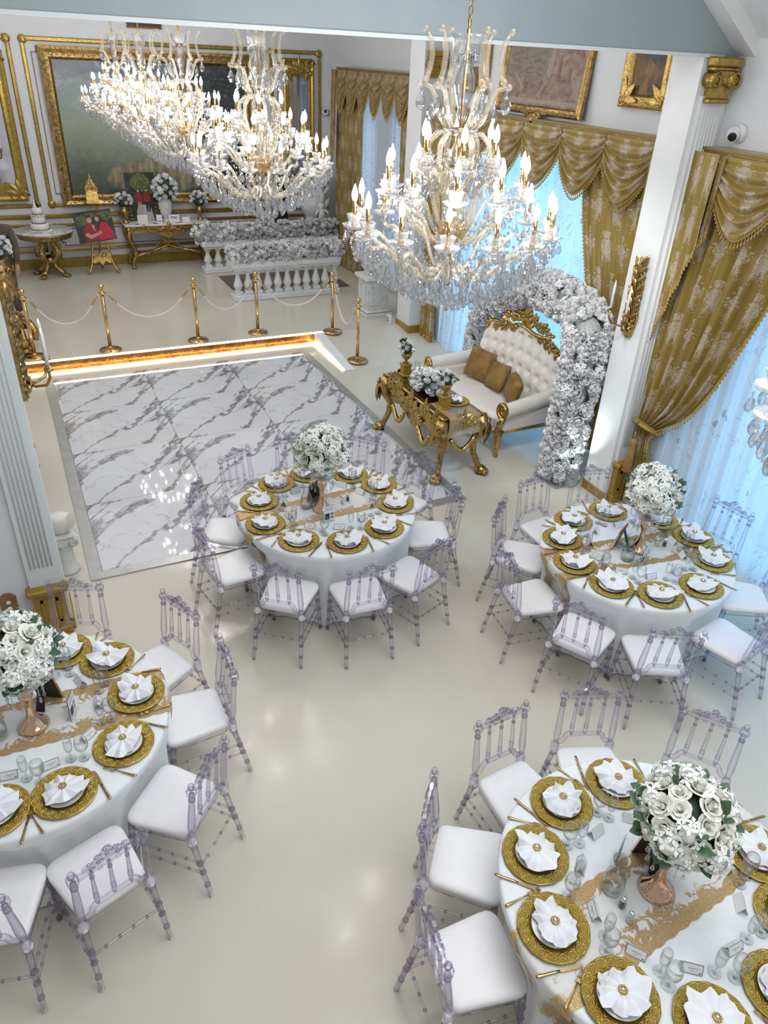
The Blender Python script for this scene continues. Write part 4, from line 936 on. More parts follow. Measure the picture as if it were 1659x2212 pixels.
# ------------------------------------------------------------------ chandeliers
def drop_mesh():
    m=MB(); m.lathe([(0,.004),(.006,-.004),(.006,-.010),(0,-.016)],6,0,None,False)
    m.lathe([(0,-.014),(.011,-.026),(.0205,-.048),(.0190,-.062),(.010,-.075),(0,-.080)],8,0,Matrix.Diagonal((1,.62,1,1)),False); return m
DROPMB=drop_mesh()
def make_chandelier(label):
    o=thing('chandelier',label,'chandelier',None,'crystal chandeliers'); r=random.Random(3)
    dm=DROPMB.mesh('crystal_drop',CRYST)
    m=MB()
    for k in range(26):
        z=.03+k*.043; m.tube([(.011*cos(a)*(1 if k%2 else 0),.011*cos(a)*(0 if k%2 else 1),z+.026*sin(a)) for a in [2*pi*i/8 for i in range(9)]],.0032,5,0,None,True,False)
    m.tube([(0,0,-.06),(0,0,.04)],.006,8); part('chain',m,BRASS,o)
    fl=lambda a,z: 1+.10*sin(a*8)
    m=MB(); m.lathe([(.085,-.02),(.070,-.05),(.060,-.09),(.035,-.11),(.03,-.105),(.052,-.088),(.062,-.05),(.078,-.022)],32,0,None,True,fl); part('crown_cup',m,CRYSC,o)
    for k in range(8):
        a=2*pi*k/8; link('crystal_drop',dm,o,T(.062*cos(a),.062*sin(a),-.085,a,0,0,.9))
    m=MB(); m.tube([(0,0,0),(0,0,-1.22)],.011,10); m.lathe([(.02,-.42),(.045,-.43),(.02,-.45)],16); m.lathe([(.02,-.86),(.07,-.88),(.085,-.92),(.06,-.97),(.02,-.99)],20); part('stem_rod',m,BRASS,o)
    m=MB(); m.lathe([(.014,-.12),(.03,-.15),(.050,-.20),(.052,-.25),(.038,-.30),(.022,-.34),(.030,-.365),(.022,-.39),(.014,-.40)],14); part('glass_baluster',m,CRYST,o)
    m=MB(); m.lathe([(.015,-.47),(.07,-.445),(.088,-.43),(.085,-.425),(.065,-.438),(.012,-.462)],24,0,None,True,lambda a,z:1+.05*sin(a*12)); part('glass_dish',m,CRYSC,o)
    for k in range(6):
        a=2*pi*k/6+.3; A=Matrix.Rotation(a,4,'Z')
        m=MB(); m.tube([(.195,0,-.215),(.178,0,-.17),(.170,0,-.11),(.180,0,-.05),(.205,0,-.012)],[.012,.0135,.0135,.012,.010],8); m.ball((.210,0,-.006),.016,8,6); m.ball((.195,0,-.215),.018,8,6); s_=part('upper_scroll',m,ARMG,o,A)
        m=MB(); m.tube([(.07,0,-.43),(.115,0,-.37),(.135,0,-.30),(.165,0,-.25),(.215,0,-.235)],[.012,.014,.014,.013,.011],8); m.ball((.222,0,-.235),.016,8,6); part('middle_scroll',m,ARMG,o,A)
        link('crystal_drop',dm,o,A@T(.215,0,-.25,0,0,0,1.35)); link('crystal_drop',dm,o,A@T(.16,0,-.30,.5,0,0,1.2))
        m=MB(); m.tube([(.06,0,-.445),(.115,0,-.45),(.158,0,-.50),(.165,0,-.57),(.135,0,-.65),(.105,0,-.72),(.088,0,-.80),(.082,0,-.92)],[.012,.0145,.0145,.0145,.0145,.014,.013,.012],8)
        m.tube([(.118,0,-.70),(.150,0,-.65),(.20,0,-.615)],[.013,.016,.018],8)
        for q in ((.165,0,-.57),(.105,0,-.72),(.2,0,-.615)): m.ball(q,.020,8,6)
        part('lower_scroll',m,ARMG,o,A); link('crystal_drop',dm,o,A@T(.20,0,-.63,0,0,0,1.35))
    # candle arms: outer, middle, inner rings
    def prim():
        P={}
        m=MB(); m.lathe([(.012,.0),(.035,.004),(.058,.016),(.066,.028),(.062,.028),(.034,.010),(.012,.006)],20,0,None,True,lambda a,z:1+.05*sin(a*10)*(1 if z>.01 else 0)); P['dish']=m.mesh('drip_dish',CRYSC)
        m=MB(); m.lathe([(.014,.02),(.030,.032),(.036,.055),(.040,.078),(.037,.078),(.032,.055),(.026,.034),(.012,.025)],18,0,None,True,lambda a,z:1+.12*sin(a*6)*(1 if z>.06 else 0)); P['cup']=m.mesh('tulip_cup',CRYSC)
        m=MB(); m.tube([(0,0,-.01),(0,0,.115)],.0115,10); m.lathe([(.016,-.02),(.016,.004),(.012,.01)],10); P['slv']=m.mesh('candle_sleeve',BRASS)
        m=MB(); m.lathe([(.008,.112),(.012,.118),(.0165,.138),(.0155,.155),(.009,.175),(.004,.190),(0,.198)],12); P['blb']=m.mesh('flame_bulb',BULB)
        return P
    P=prim()
    for ring,(n,rad,z,pts) in enumerate(((14,.535,-.93,[(.05,-1.10),(.14,-1.16),(.26,-1.13),(.36,-1.03),(.44,-.975),(.50,-.985),(.535,-.955)]),(10,.37,-.75,[(.05,-.95),(.12,-.97),(.20,-.92),(.27,-.83),(.33,-.80),(.37,-.775)]),(6,.20,-.62,[(.04,-.90),(.09,-.88),(.13,-.78),(.17,-.68),(.20,-.645)]))):
        for k in range(n):
            a=2*pi*(k+.5*(ring%2))/n; A=Matrix.Rotation(a,4,'Z')
            m=MB()
            # subdivide the curve smoothly
            Q=[Vector((x,0,zz)) for x,zz in pts]; S=[]
            for i in range(len(Q)-1):
                p0,p1,p2,p3=Q[max(i-1,0)],Q[i],Q[i+1],Q[min(i+2,len(Q)-1)]
                for t in (0,.34,.67): S.append(.5*((2*p1)+(p2-p0)*t+(2*p0-5*p1+4*p2-p3)*t*t+(3*p1-p0-3*p2+p3)*t**3))
            S.append(Q[-1])
            key='arm%d'%ring
            if key not in P: m.tube(S,.0115,7); P[key]=m.mesh('candle_arm',ARMG)
            ar=link('candle_arm',P[key],o,A)
            L=T(rad,0,z)
            link('drip_dish',P['dish'],ar,L); link('tulip_cup',P['cup'],ar,L); link('candle_sleeve',P['slv'],ar,T(rad,0,z+.03)); link('flame_bulb',P['blb'],ar,T(rad,0,z+.03))
    # hanging drops: 70 single ones, the rest as one
    slots=[]
    for n,rad,z in ((36,.52,-.99),(36,.475,-1.045),(34,.425,-1.09),(30,.37,-1.13),(26,.31,-1.165),(22,.25,-1.195),(16,.18,-1.22),(10,.11,-1.245),(5,.05,-1.265)):
        for k in range(n): a=2*pi*(k+.5*r.random())/n; slots.append((rad*cos(a),rad*sin(a),z+.012*r.random(),r.random()*3.1,1.0+.25*r.random()))
    slots.append((0,0,-1.275,0,1.2))
    for n,rad,z,rc in ((14,.535,-.945,.06),(10,.37,-.765,.06),(6,.2,-.635,.055)):
        for k in range(n):
            a=2*pi*(k+.5*(n==10))/n
            for j in range(4): b=a+j*pi/2+.6; slots.append((rad*cos(a)+rc*cos(b),rad*sin(a)+rc*sin(b),z+.02,b,.85))
    step=len(slots)/72.0; pick=set(int(i*step) for i in range(72)); m=MB()
    for i,(x,y,z,a,s) in enumerate(slots):
        M=T(x,y,z,a,0,0,s)
        if i in pick: link('crystal_drop',dm,o,M)
        else: m.join(DROPMB,M)
    # bead strings draped from ring to ring
    for k in range(28):
        a=2*pi*k/28
        for j in range(9):
            t=j/8; rad=.52*(1-t)+.26*t; z=-.96-.10*sin(pi*t)-.06*t; m.ball((rad*cos(a),rad*sin(a),z),.0085,6,4,0,None,False)
        for j in range(6): t=j/5; b=a+2*pi/28*t; m.ball((.55*cos(b),.55*sin(b),-.97-.05*sin(pi*t)),.008,6,4,0,None,False)
    for k in range(12):
        a=2*pi*k/12
        for j in range(8): t=j/7; rad=.34*(1-t)+.09*t; z=-.78-.06*sin(pi*t)-.1*t; m.ball((rad*cos(a),rad*sin(a),z),.008,6,4,0,None,False)
    g=part('crystal_drop_mass',m,CRYST,o); g['kind']='stuff'
    return o
CH_=[(2.2,3.65,'crystal chandelier with candle bulbs, nearest large one hanging above the tables'),(2.0,6.42,'crystal chandelier, first and rightmost of the row over the dance floor'),(2.0,9.1,'crystal chandelier, second from the right in the row over the dance floor'),(2.0,11.4,'crystal chandelier, third from the right in the row over the dance floor'),(2.0,13.6,'crystal chandelier, farthest and leftmost of the row over the dance floor'),(2.2,.85,'crystal chandelier of which only a few drops show at the right edge')]
ch0=make_chandelier(CH_[0][2]); ch0.matrix_local=T(CH_[0][0],CH_[0][1],4.25,.1)
for i,(x,y,l) in enumerate(CH_[1:]): copy_tree(ch0,T(x,y,4.25,.35*i+.2),l)
# ------------------------------------------------------------------ curtains (all hang along the right-hand wall; frame: s along +y, n out from the wall, z up)
def tassel_fringe(m,path,L=.055,gap=.033,w=.011,mi=1):    # path: list of world points; hangs small tassels below
    acc=0; P=[Vector(p) for p in path]
    for i in range(len(P)-1):
        seg=(P[i+1]-P[i]).length; 
        while acc<seg:
            q=P[i].lerp(P[i+1],acc/seg if seg>0 else 0)
            m.tube([q+Vector((0,0,.004)),q-Vector((0,0,L*.30))],.0022,4,mi,None,True,False)
            m.lathe([(.002,-L*.28),(w*.45,-L*.34),(w*.5,-L*.42),(w*.35,-L*.46),(w*.6,-L*.7),(w,-L)],7,mi,Matrix.Translation(q))
            acc+=gap
        acc-=seg
    m.tube(P,.007,6,mi)
def swag(name,label,cat,x0,ya,yb,zt,dropd,mat,grp,par=None,fringe=True,gap=.035,tl=.06):
    w=yb-ya
    def fn(u,v):
        s=(4*u*(1-u))**.75
        z=zt-dropd*v*(.30+.70*s)
        out=.03+.05*s*v+ (.028*sin(2*pi*5.5*v+.8*sin(pi*u)))*(.25+.75*s)*min(1,v*3) + .03*(1-s)*(1-v)
        uu=u+.05*sin(2*pi*u)*(v)   # gathers towards the ends
        return (x0-out,ya+w*uu,z)
    m=MB(); m.grid(fn,26,60,0,None,True,lambda u,v:(u*w*1.1,v*dropd*1.9))
    if fringe: tassel_fringe(m,[fn(i/30,1) for i in range(31)],tl,gap,.013)
    if par is not None: return part(name,m,[mat,TASS],par)
    return solo(name,m,[mat,TASS],label,cat,None,grp)
def jabot(x0,ya,yb,zt,z_a,z_b,mat,par,name='cascade',gap=.04):   # pleated side tail, slanting hem from z_a (at ya) to z_b (at yb)
    def fn(u,v):
        y=ya+(yb-ya)*u; zb=z_a+(z_b-z_a)*u; z=zt+(zb-zt)*v
        return (x0-.05-.03*abs(((u*4)%1)*2-1)*min(1,.3+v),y,z)
    m=MB(); m.grid(fn,32,16,0,None,True,lambda u,v:(u*(abs(yb-ya)+.2)*1.6,(zt-fn(u,v)[2])))
    tassel_fringe(m,[fn(i/30,1) for i in range(31)],.06,gap,.013); return part(name,m,[mat,TASS],par)
def board(x0,ya,yb,zt,mat,par):
    m=MB(); m.grid(lambda u,v:(x0-.035-.012*v,ya+(yb-ya)*u,zt-.14*v+.01),20,2,0,None,True,lambda u,v:(u*(yb-ya),v*.14)); m.box(x0-.05,ya,zt+.005,x0+.12,yb,zt+.025,0)
    return part('heading_board',m,mat,par)
def panel(name,label,x0,prof,folds,mat,amp=.04,fr=None,grp=None,width=1.2,gap=.04):
    # prof: list of (z, y_fixed_side, y_free_side, amp factor)
    zs=[p[0] for p in prof]
    def at(z):
        for i in range(len(prof)-1):
            a,b=prof[i],prof[i+1]
            if a[0]>=z>=b[0]:
                t=(a[0]-z)/(a[0]-b[0]); t=t*t*(3-2*t) if False else t
                return [a[k]+(b[k]-a[k])*t for k in range(4)]
        return list(prof[-1])
    def fn(u,v):
        z=zs[0]+(zs[-1]-zs[0])*v; _,a,b,f=at(z)
        out=.03+amp*f*(1+sin(2*pi*folds*u+1.1*sin(v*3)))+.012*sin(2*pi*folds*2.3*u+2)
        return (x0-out,a+(b-a)*u,z)
    m=MB(); m.grid(fn,folds*12,70,0,None,True,lambda u,v:(u*width,(zs[0]-zs[-1])*v))
    if fr: tassel_fringe(m,[fn(1,i/80) for i in range(int(80*fr[0]),int(80*fr[1])+1)],.055,gap,.012)
    return solo(name,m,[mat,TASS],label,'curtain',None,grp)
def spl(pts,n=10):   # densify a prof by catmull-rom
    out=[]
    for i in range(len(pts)-1):
        p0,p1,p2,p3=pts[max(i-1,0)],pts[i],pts[i+1],pts[min(i+2,len(pts)-1)]
        for k in range(n):
            t=k/n; out.append(tuple(.5*((2*p1[j])+(p2[j]-p0[j])*t+(2*p0[j]-5*p1[j]+4*p2[j]-p3[j])*t*t+(3*p1[j]-p0[j]-3*p2[j]+p3[j])*t**3) for j in range(4)))
    out.append(tuple(pts[-1])); return out
def sheer(name,label,x0,ya,yb,zt,zb,n,flare=0):
    def fn(u,v): 
        k=max(0,(v-.8)/.2)**2
        return (x0-.018*sin(2*pi*n*u)-.008*sin(2*pi*n*2.7*u+1)-flare*k*(.6+.4*sin(2*pi*n*.5*u)),ya+(yb-ya)*u,zt+(zb-zt)*v)
    m=MB(); m.grid(fn,n*10,24,0,None,True,lambda u,v:(u*(yb-ya)*1.25,(zt-zb)*v)); return solo(name,m,SHEER,label,'sheer curtain')
TIEC=simple('bronze_tie_yarn',(.33,.20,.06),.7,var=.2,vs=60)
def tieband(name,label,x,y,z,ry,rx,mat,par=None):
    m=MB(); m.tube([(x-rx*cos(a)-.02,y+ry*sin(a),z+.05*cos(a*1)+.02*sin(a)) for a in [2*pi*i/24 for i in range(25)]],[.035]*25,8,0,None,True,False,.45)
    o=solo(name,m,mat,label,'curtain tie') 
    m=MB(); q=Vector((x-rx*1.5,y-.02,z-.03)); m.tube([q,q-Vector((0,0,.10))],.008,6); m.lathe([(.012,-.08),(.035,-.10),(.038,-.14),(.026,-.165),(.034,-.20),(.055,-.46),(.05,-.465),(0,-.46)],16,0,Matrix.Translation(q)); part('tassel',m,TIEC,o); return o
G1='gold damask curtains on the right wall'
# near window (only its left part is in the picture)
XN=5.69
sh=sheer('sheer_curtain','backlit blue white sheer with fine embroidery behind the window table',5.73,.6,5.20,3.42,.01,22)
panel('curtain','big gold damask drape swept back to a tie right of the white column',XN,spl([(3.385,5.235,3.75,.8),(2.9,5.235,3.98,1),(2.5,5.235,4.10,1),(2.1,5.235,4.23,1),(1.65,5.235,4.39,1),(1.26,5.235,4.60,.95),(1.04,5.23,4.84,.8),(.93,5.22,4.97,.7),(.80,5.22,5.0,.75),(.5,5.235,4.93,1),(.02,5.24,4.84,1.1)],6),7,DAMASK,.030,(.12,.80),G1,1.75,.045)
tieband('curtain_tie','gold damask tie band with big tassel on the swept back drape',XN,5.10,.95,.17,.13,DAMASK)
vn=thing('valance','gold damask swag valance with tassels over the near window, top right','valance',None,'gold swag valances')
board(5.66,3.4,5.235,3.55,DAMASK,vn)
swag('swag','','',5.60,4.22,4.96,3.53,.62,DAMASK,None,vn); swag('swag','','',5.595,3.48,4.24,3.53,.62,DAMASK,None,vn)
jabot(5.58,4.93,5.235,3.54,2.86,1.85,DAMASK,vn); jabot(5.60,4.87,4.93,3.52,2.95,2.85,DAMASK,vn,'tail')
# middle window
XM=6.13
sheer('sheer_curtain','backlit blue sheer behind the flower arch and white sofa',6.165,6.5,10.3,3.4,.02,20,.07)
panel('curtain','gold damask drape between the flower arch and the white column',XM,spl([(3.385,6.02,7.2,.8),(2.9,6.02,7.22,1),(2.0,6.02,6.90,1),(1.4,6.02,6.62,1),(1.0,6.02,6.42,.8),(.78,6.02,6.30,.6),(.6,6.02,6.34,.7),(.02,6.0,6.44,1)],6),6,DAMASK,.022,(.1,.78),G1,1.3)
panel('curtain','gold damask drape hanging in front of the far white pier',XM,spl([(3.385,10.82,9.85,.8),(2.2,10.82,10.1,1),(1.2,10.82,10.42,.8),(.85,10.82,10.5,.6),(.6,10.82,10.45,.8),(.09,10.80,10.36,1.6)],6),5,DAMASK,.03,(.1,.75),G1,1.2)
tieband('curtain_tie','gold tie band on the drape behind the arch',XM,6.16,.78,.15,.1,DAMASK)
vm=thing('valance','gold damask swag valance with tassels under the tapestry, middle window','valance',None,'gold swag valances')
board(6.10,6.0,10.82,3.53,DAMASK,vm)
for i in range(6): swag('swag','','',6.05-.006*i,6.16+.76*i,6.16+.76*i+.80,3.51,.66,DAMASK,None,vm,True,.038,.06)
jabot(6.03,6.0,6.18,3.5,1.95,2.75,DAMASK,vm)
# far window
XF=6.56
sheer('sheer_curtain','pale blue far sheer, left half beside the fairy lights',6.62,13.95,15.3,3.7,.2,9); sheer('sheer_curtain','pale blue far sheer, right half near the pier',6.62,12.2,13.55,3.7,.2,9)
panel('curtain','gold damask drape in the far corner behind the white urn',XF,spl([(3.70,15.62,14.4,.8),(2.0,15.62,14.35,1),(.18,15.62,14.3,1)],6),6,DAMASKF,.028,(.1,.9),G1,1.3,.06)
panel('curtain','gold damask drape of the far window, partly hidden by the white pier',XF-.04,spl([(3.70,11.75,12.75,.8),(2.0,11.75,12.6,1),(1.1,11.75,12.3,.9),(.6,11.7,12.2,1),(.18,11.5,12.25,1.6)],6),5,DAMASKF,.03,None,G1,1.2)
vf=thing('valance','small gold swag valance over the far window','valance',None,'gold swag valances')
board(6.52,11.75,15.65,3.88,DAMASKF,vf)
for i in range(7): swag('swag','','',6.47-.004*i,11.85+.52*i,11.85+.52*i+.55,3.86,.68,DAMASKF,None,vf,True,.05,.06)
jabot(6.44,15.45,15.68,3.86,2.9,1.9,DAMASKF,vf,'cascade',.06)
# fairy lights outside the far window gap
m=MB(); r=random.Random(5)
FAIRY=emis('fairy_light_glow',(.85,.95,1),12); FAIRY.cycles.emission_sampling='NONE'
for k in range(60): m.ball((7.2,13.4+r.random()*.75,1.9+r.random()*1.5),.012,5,4)
fo=solo('fairy_lights',m,FAIRY,'tiny fairy lights glowing outside the far window','lights',None,None,'stuff')
m=MB(); m.box(7.18,13.3,1.0,7.19,14.2,3.5); part('hanging_netting',m,simple('night_blue_net',(.05,.12,.22),.8),fo)
# ------------------------------------------------------------------ stanchions and ropes
def make_stanchion(label):
    o=thing('rope_stanchion',label,'stanchion')
    m=MB(); m.lathe([(0,0),(.158,0),(.162,.006),(.160,.018),(.150,.026),(.06,.034),(.03,.045),(.0,.05)],40); part('base',m,BRASS,o)
    m=MB(); m.tube([(0,0,.03),(0,0,.86)],.0255,20); m.lathe([(.026,.0),(.032,.01),(.026,.03)],20,0,T(0,0,.04)); part('post',m,BRASS,o)
    m=MB(); m.lathe([(.026,.84),(.034,.845),(.034,.875),(.028,.885),(.018,.895),(.016,.91),(0,.91)],24); m.ball((0,0,.945),(.042,.042,.042),20,14); part('finial_ball',m,BRASS,o)
    m=MB(); m.lathe([(.034,.852),(.05,.856),(.05,.866),(.034,.868)],24); part('rope_collar',m,BRASS,o); return o
SP=[(.03,11.45,PZ),(1.08,11.41,PZ),(2.41,11.43,PZ),(3.41,11.51,PZ),(4.59,11.18,.168),(4.58,10.12,.035)]
wd=['first brass stanchion from the left, beside the gold pedestal','second brass stanchion from the left on the raised floor','third brass stanchion from the left on the raised floor','fourth brass stanchion from the left, in front of the balustrades','fifth brass stanchion at the top corner of the ramp','last brass stanchion on the right, low on the ramp']
st0=make_stanchion(wd[0]); st0.matrix_local=T(*SP[0]); st0['group']='brass rope stanchions'
for p,l in zip(SP[1:],wd[1:]): copy_tree(st0,T(*p),l)
ro=['between the first and second','between the second and third','between the third and fourth','between the fourth and fifth','between the fifth and last']
for i in range(5):
    a=Vector(SP[i])+Vector((0,0,.86)); b=Vector(SP[i+1])+Vector((0,0,.86)); d=(b-a).normalized(); a1=a+d*.05; b1=b-d*.05
    o=thing('barrier_rope','sagging translucent rope '+ro[i]+' brass stanchions from the left','rope',None,'sagging barrier ropes'); m=MB(); sag=.36 if i<4 else .42
    P=[a1.lerp(b1,t)-Vector((0,0,sag*(1-(2*t-1)**2)*(1.0)+.05*min(1,4*min(t,1-t)))) for t in [k/28 for k in range(29)]]
    m.tube(P[2:-2],.0135,10); part('rope',m,FROST,o)
    for (q,s) in ((P[:4],1),(P[-4:],-1)):
        m=MB(); m.tube(q,[.006,.008,.017,.016] if s>0 else [.016,.017,.008,.006],10); part('end_hook',m,BRASS,o)
# ------------------------------------------------------------------ balustrades with flower garlands
def balustrade(name,label,x0,x1,y0,n,ztop,M=None,hid=()):
    o=thing(name,label,'balustrade',None); D=.30
    m=MB(); m.box(x0-.06,y0,PZ,x1,y0+D,PZ+.10,b=.012); part('base_rail',m,STONE,o)
    m=MB(); m.box(x0-.08,y0-.02,ztop-.11,x1,y0+D+.02,ztop,b=.015); m.box(x0-.04,y0+.02,ztop-.15,x1,y0+D-.02,ztop-.11); part('top_rail',m,STONE,o)
    z0=PZ+.10; z1=ztop-.15; h=z1-z0; b=MB(); b.box(-.068,-.068,0,.068,.068,.14*h,b=.006); b.box(-.068,-.068,.90*h,.068,.068,h,b=.006)
    b.lathe([(.055,.14*h),(.058,.17*h),(.045,.19*h),(.062,.24*h),(.082,.33*h),(.080,.40*h),(.062,.52*h),(.042,.66*h),(.036,.76*h),(.040,.80*h),(.052,.82*h),(.052,.84*h),(.042,.86*h),(.055,.90*h)],18)
    me=b.mesh('baluster',STONE)
    for i in range(n): link('baluster',me,o,T(x0+.05+(x1-x0-.12)*i/(n-1),y0+D/2,z0))
    return o
balustrade('stone_balustrade','front white balustrade under a flower garland near the rope',3.60,5.62,13.30,11,.87)
balustrade('stone_balustrade','rear white balustrade under a flower garland near the back wall',3.58,6.45,15.42,14,.80)
def garland(name,label,pts,rad,n,nind,seed,rs,mat_me,grp,cat='flowers',flat=.8,fil=FILL):
    o=thing(name,label,cat,None,grp); r=random.Random(seed); P=[Vector(p) for p in pts]; m=MB(); rd=rad if isinstance(rad,list) else [rad]*len(P)
    m.tube(P,[q*.70 for q in rd],10); part('garland_core',m,fil,o)
    seg=[(P[i+1]-P[i]).length for i in range(len(P)-1)]; tot=sum(seg); mm=MB(); base=mat_me; every=max(1,n//nind)
    for i in range(n):
        s=tot*(i+r.random())/n; k=0
        while k<len(seg)-1 and s>seg[k]: s-=seg[k]; k+=1
        t=min(1,s/seg[k]); c=P[k].lerp(P[k+1],t); R_=rd[k]*(1-t)+rd[k+1]*t; ax=(P[k+1]-P[k]).normalized()
        e1=ax.orthogonal().normalized(); e2=ax.cross(e1); a=r.random()*6.283; d=e1*cos(a)+e2*sin(a)
        if c.z+d.z*R_<.04+(PZ if c.y>11.3 else 0): d.z=abs(d.z)*.3
        q=c+d*R_*(.78+.22*r.random()); M=orient(q,d+Vector((r.uniform(-.4,.4),r.uniform(-.4,.4),r.uniform(-.2,.5))),rs*(.8+.5*r.random()),r.random()*6)
        me=HYDW if r.random()<.22 else base
        if i%every==0: link('white_rose' if me is base else 'white_hydrangea',me,o,M)
        else: mesh_into(mm,me,M)
    g=part('flower_mass',mm,ROSEW,o); g['kind']='stuff'; return o
HYDW=hyd_mesh('white_hydrangea',ROSEW,12,8)
garland('flower_garland','white rose garland on the front balustrade',[(3.52,13.42,.93),(3.6,13.42,.97),(4.6,13.42,.98),(5.66,13.44,.98)],.15,620,90,1,.062,ROSEWM,'rose garlands on the balustrades')
garland('flower_garland','white rose garland on the rear balustrade',[(3.44,15.5,.86),(3.55,15.55,.92),(5.0,15.56,.92),(6.45,15.57,.92)],.16,620,90,2,.064,ROSEWM,'rose garlands on the balustrades')
arch=[(5.27,5.88,.05),(5.27,5.87,.5),(5.28,5.86,1.0),(5.31,5.85,1.45),(5.37,5.92,1.72),(5.45,6.2,1.84),(5.55,6.75,1.86),(5.63,7.3,1.74),(5.72,7.9,1.50),(5.80,8.4,1.16),(5.84,8.62,.85),(5.88,8.70,.5),(5.9,8.72,.16)]
arch=arch[:5]+[(x+.12,y*1.018,z-.02) for x,y,z in arch[5:7]]+[(x+.06,y*1.012,z+.06) for x,y,z in arch[7:-1]]+[(5.94,8.86,.16)]
garland('flower_arch','asymmetric arch covered in white roses around the white sofa',arch,[.17,.175,.18,.19,.20,.19,.185,.18,.175,.17,.165,.16,.15],1900,100,3,.078,ROSEWM,None,'flower arch')
m=MB(); m.box(5.08,5.66,.002,5.40,6.08,.014); solo('arch_base_plate',m,ALU,'flat metal base plate under the near foot of the flower arch','base plate')
# rug
m=MB(); m.box(3.72,13.72,PZ+.001,6.0,15.15,PZ+.012); solo('patterned_rug',m,RUG,'dark brown patterned rug between the two white balustrades','rug')
# square white pedestal
o=thing('stone_pedestal','square distressed white pedestal at the right end of the balustrade','pedestal',T(5.67,11.9,PZ-.02))
m=MB(); m.box(-.27,-.27,0,.27,.27,.09,b=.01); m.box(-.235,-.235,.09,.235,.235,.14,b=.02); part('base',m,DSTONE,o)
m=MB(); m.box(-.205,-.205,.14,.205,.205,.62)
for rot in (0,pi/2,pi,-pi/2):
    A=Matrix.Rotation(rot,4,'Z')
    for q in ((-.13,.22,.13,.235),(-.13,.53,.13,.545),(-.13,.22,-.115,.545),(.115,.22,.13,.545)): m.box(q[0],-.213,q[1],q[2],-.20,q[3],0,A)
part('shaft',m,DSTONE,o); m=MB(); m.box(-.235,-.235,.62,.235,.235,.66,b=.015); m.box(-.265,-.265,.66,.265,.265,.72,b=.012); m.box(-.14,-.14,.72,.14,.14,.84,b=.02); part('cap',m,DSTONE,o)
# small white box by the pier
o=MB(); o.box(5.70,11.30,PZ-.01,5.76,11.40,PZ+.13,b=.006); bx=solo('carton_box',o,PAPER,'small white and blue carton on the floor left of the far pier','box'); m=MB(); m.box(5.699,11.315,PZ+.02,5.7005,11.385,PZ+.06); m.box(5.699,11.33,PZ+.07,5.7005,11.37,PZ+.10); part('blue_print',m,simple('blue_print',(.12,.22,.34),.5),bx)
# ------------------------------------------------------------------ big white urn with roses and cherub, on a dark plinth behind the rear balustrade
o=thing('garden_urn','big white urn with cherub relief in the far corner','urn',T(6.08,15.98,PZ))
m=MB(); m.box(-.2,-.2,0,.2,.2,.80,b=.02); part('foot_block',m,STONE,o)
m=MB(); m.lathe([(.15,.80),(.17,.83),(.12,.88),(.2,.98),(.275,1.12),(.285,1.25),(.24,1.38),(.225,1.42),(.30,1.46),(.31,1.49),(.27,1.49),(.2,1.42)],30); part('bowl',m,STONE,o)
m=MB(); A=T(.10,-.29,.86); m.ball((0,0,.32),(.07,.06,.075),12,8,0,A); m.ball((0,0,.16),(.075,.06,.13),12,8,0,A)
for s in (-1,1):
    m.tube([(s*.05,0,.24),(s*.12,-.02,.20),(s*.15,-.03,.13)],[.03,.026,.02],8,0,A); m.tube([(s*.035,0,.08),(s*.06,-.03,0),(s*.05,0,-.09)],[.04,.034,.022],8,0,A)
    m.leafy(s*.04,.24,.26,.12,pi/2-s*.55,.03,.02,0,A)
m.tube([(.01,0,.38),(.02,.02,.55),(.0,.03,.72)],[.05,.055,.03],8,0,A); m.leafy(.03,.55,.22,.10,.9,-.02,.02,0,A); part('cherub',m,STONE,o)
o=thing('rose_bouquet','domed bouquet of white roses in the big white urn','flowers',T(6.08,15.98,PZ+1.58)); bouquet(o,.40,54,6,0,9,0,.72,-.15,.085,.09,ROSEWM)
# tall black draped stand with silver band
o=thing('draped_stand','black cloth draped tall stand with sparkling silver band behind the garland','stand',T(5.36,15.95,PZ))
m=MB(); m.lathe([(.22,0),(.19,.4),(.15,.8),(.105,1.12),(.10,1.2),(.085,1.5),(.06,1.75),(.02,1.82),(0,1.82)],24,0,None,True,lambda a,z:1+.08*sin(a*9)); part('drape',m,BLKCL,o)
m=MB(); m.lathe([(.112,1.10),(.118,1.11),(.118,1.19),(.110,1.20)],24,0,None,False,lambda a,z:1+.03*sin(a*22)); part('silver_band',m,SILVER,o)
# ------------------------------------------------------------------ gold furniture along the back wall
def cabriole(m,x,y,z0,z1,dx,dy,s=1.0,mi=0,foot=.045):   # carved curved leg bulging towards (dx,dy), paw foot
    H=z1-z0; P=[];rad=[]
    for t,o_,r in ((0,.10,.030),(.06,.11,.028),(.18,.07,.022),(.35,.02,.022),(.55,.0,.028),(.72,.06,.040),(.86,.09,.052),(1.0,.04,.055)): P.append((x+dx*o_*s,y+dy*o_*s,z0+H*t)); rad.append(r*s)
    m.tube(P,rad,10,mi); fx,fy=x+dx*.12*s,y+dy*.12*s; m.ball((fx,fy,z0+foot*.8*s),(foot*s,foot*s,foot*.8*s),10,7,mi)
    for k in (-1,0,1): a=atan2(dy,dx)+k*.6; m.ball((fx+.038*s*cos(a),fy+.038*s*sin(a),z0+.022*s),(.022*s,.022*s,.022*s),8,5,mi)
    a=atan2(dy,dx); M=Matrix.Translation((x+dx*.10*s,y+dy*.10*s,z0+H*.80))@Matrix.Rotation(a+pi/2,4,'Z'); 
    for k in (-1,0,1): m.leafy(0,.06*s,.16*s,.06*s,-pi/2+k*.45,-.02*s,.02*s,mi,M)
    m.scroll(0,.05*s,.035*s,1.3,.010*s,-.03*s,0,1,mi,M)
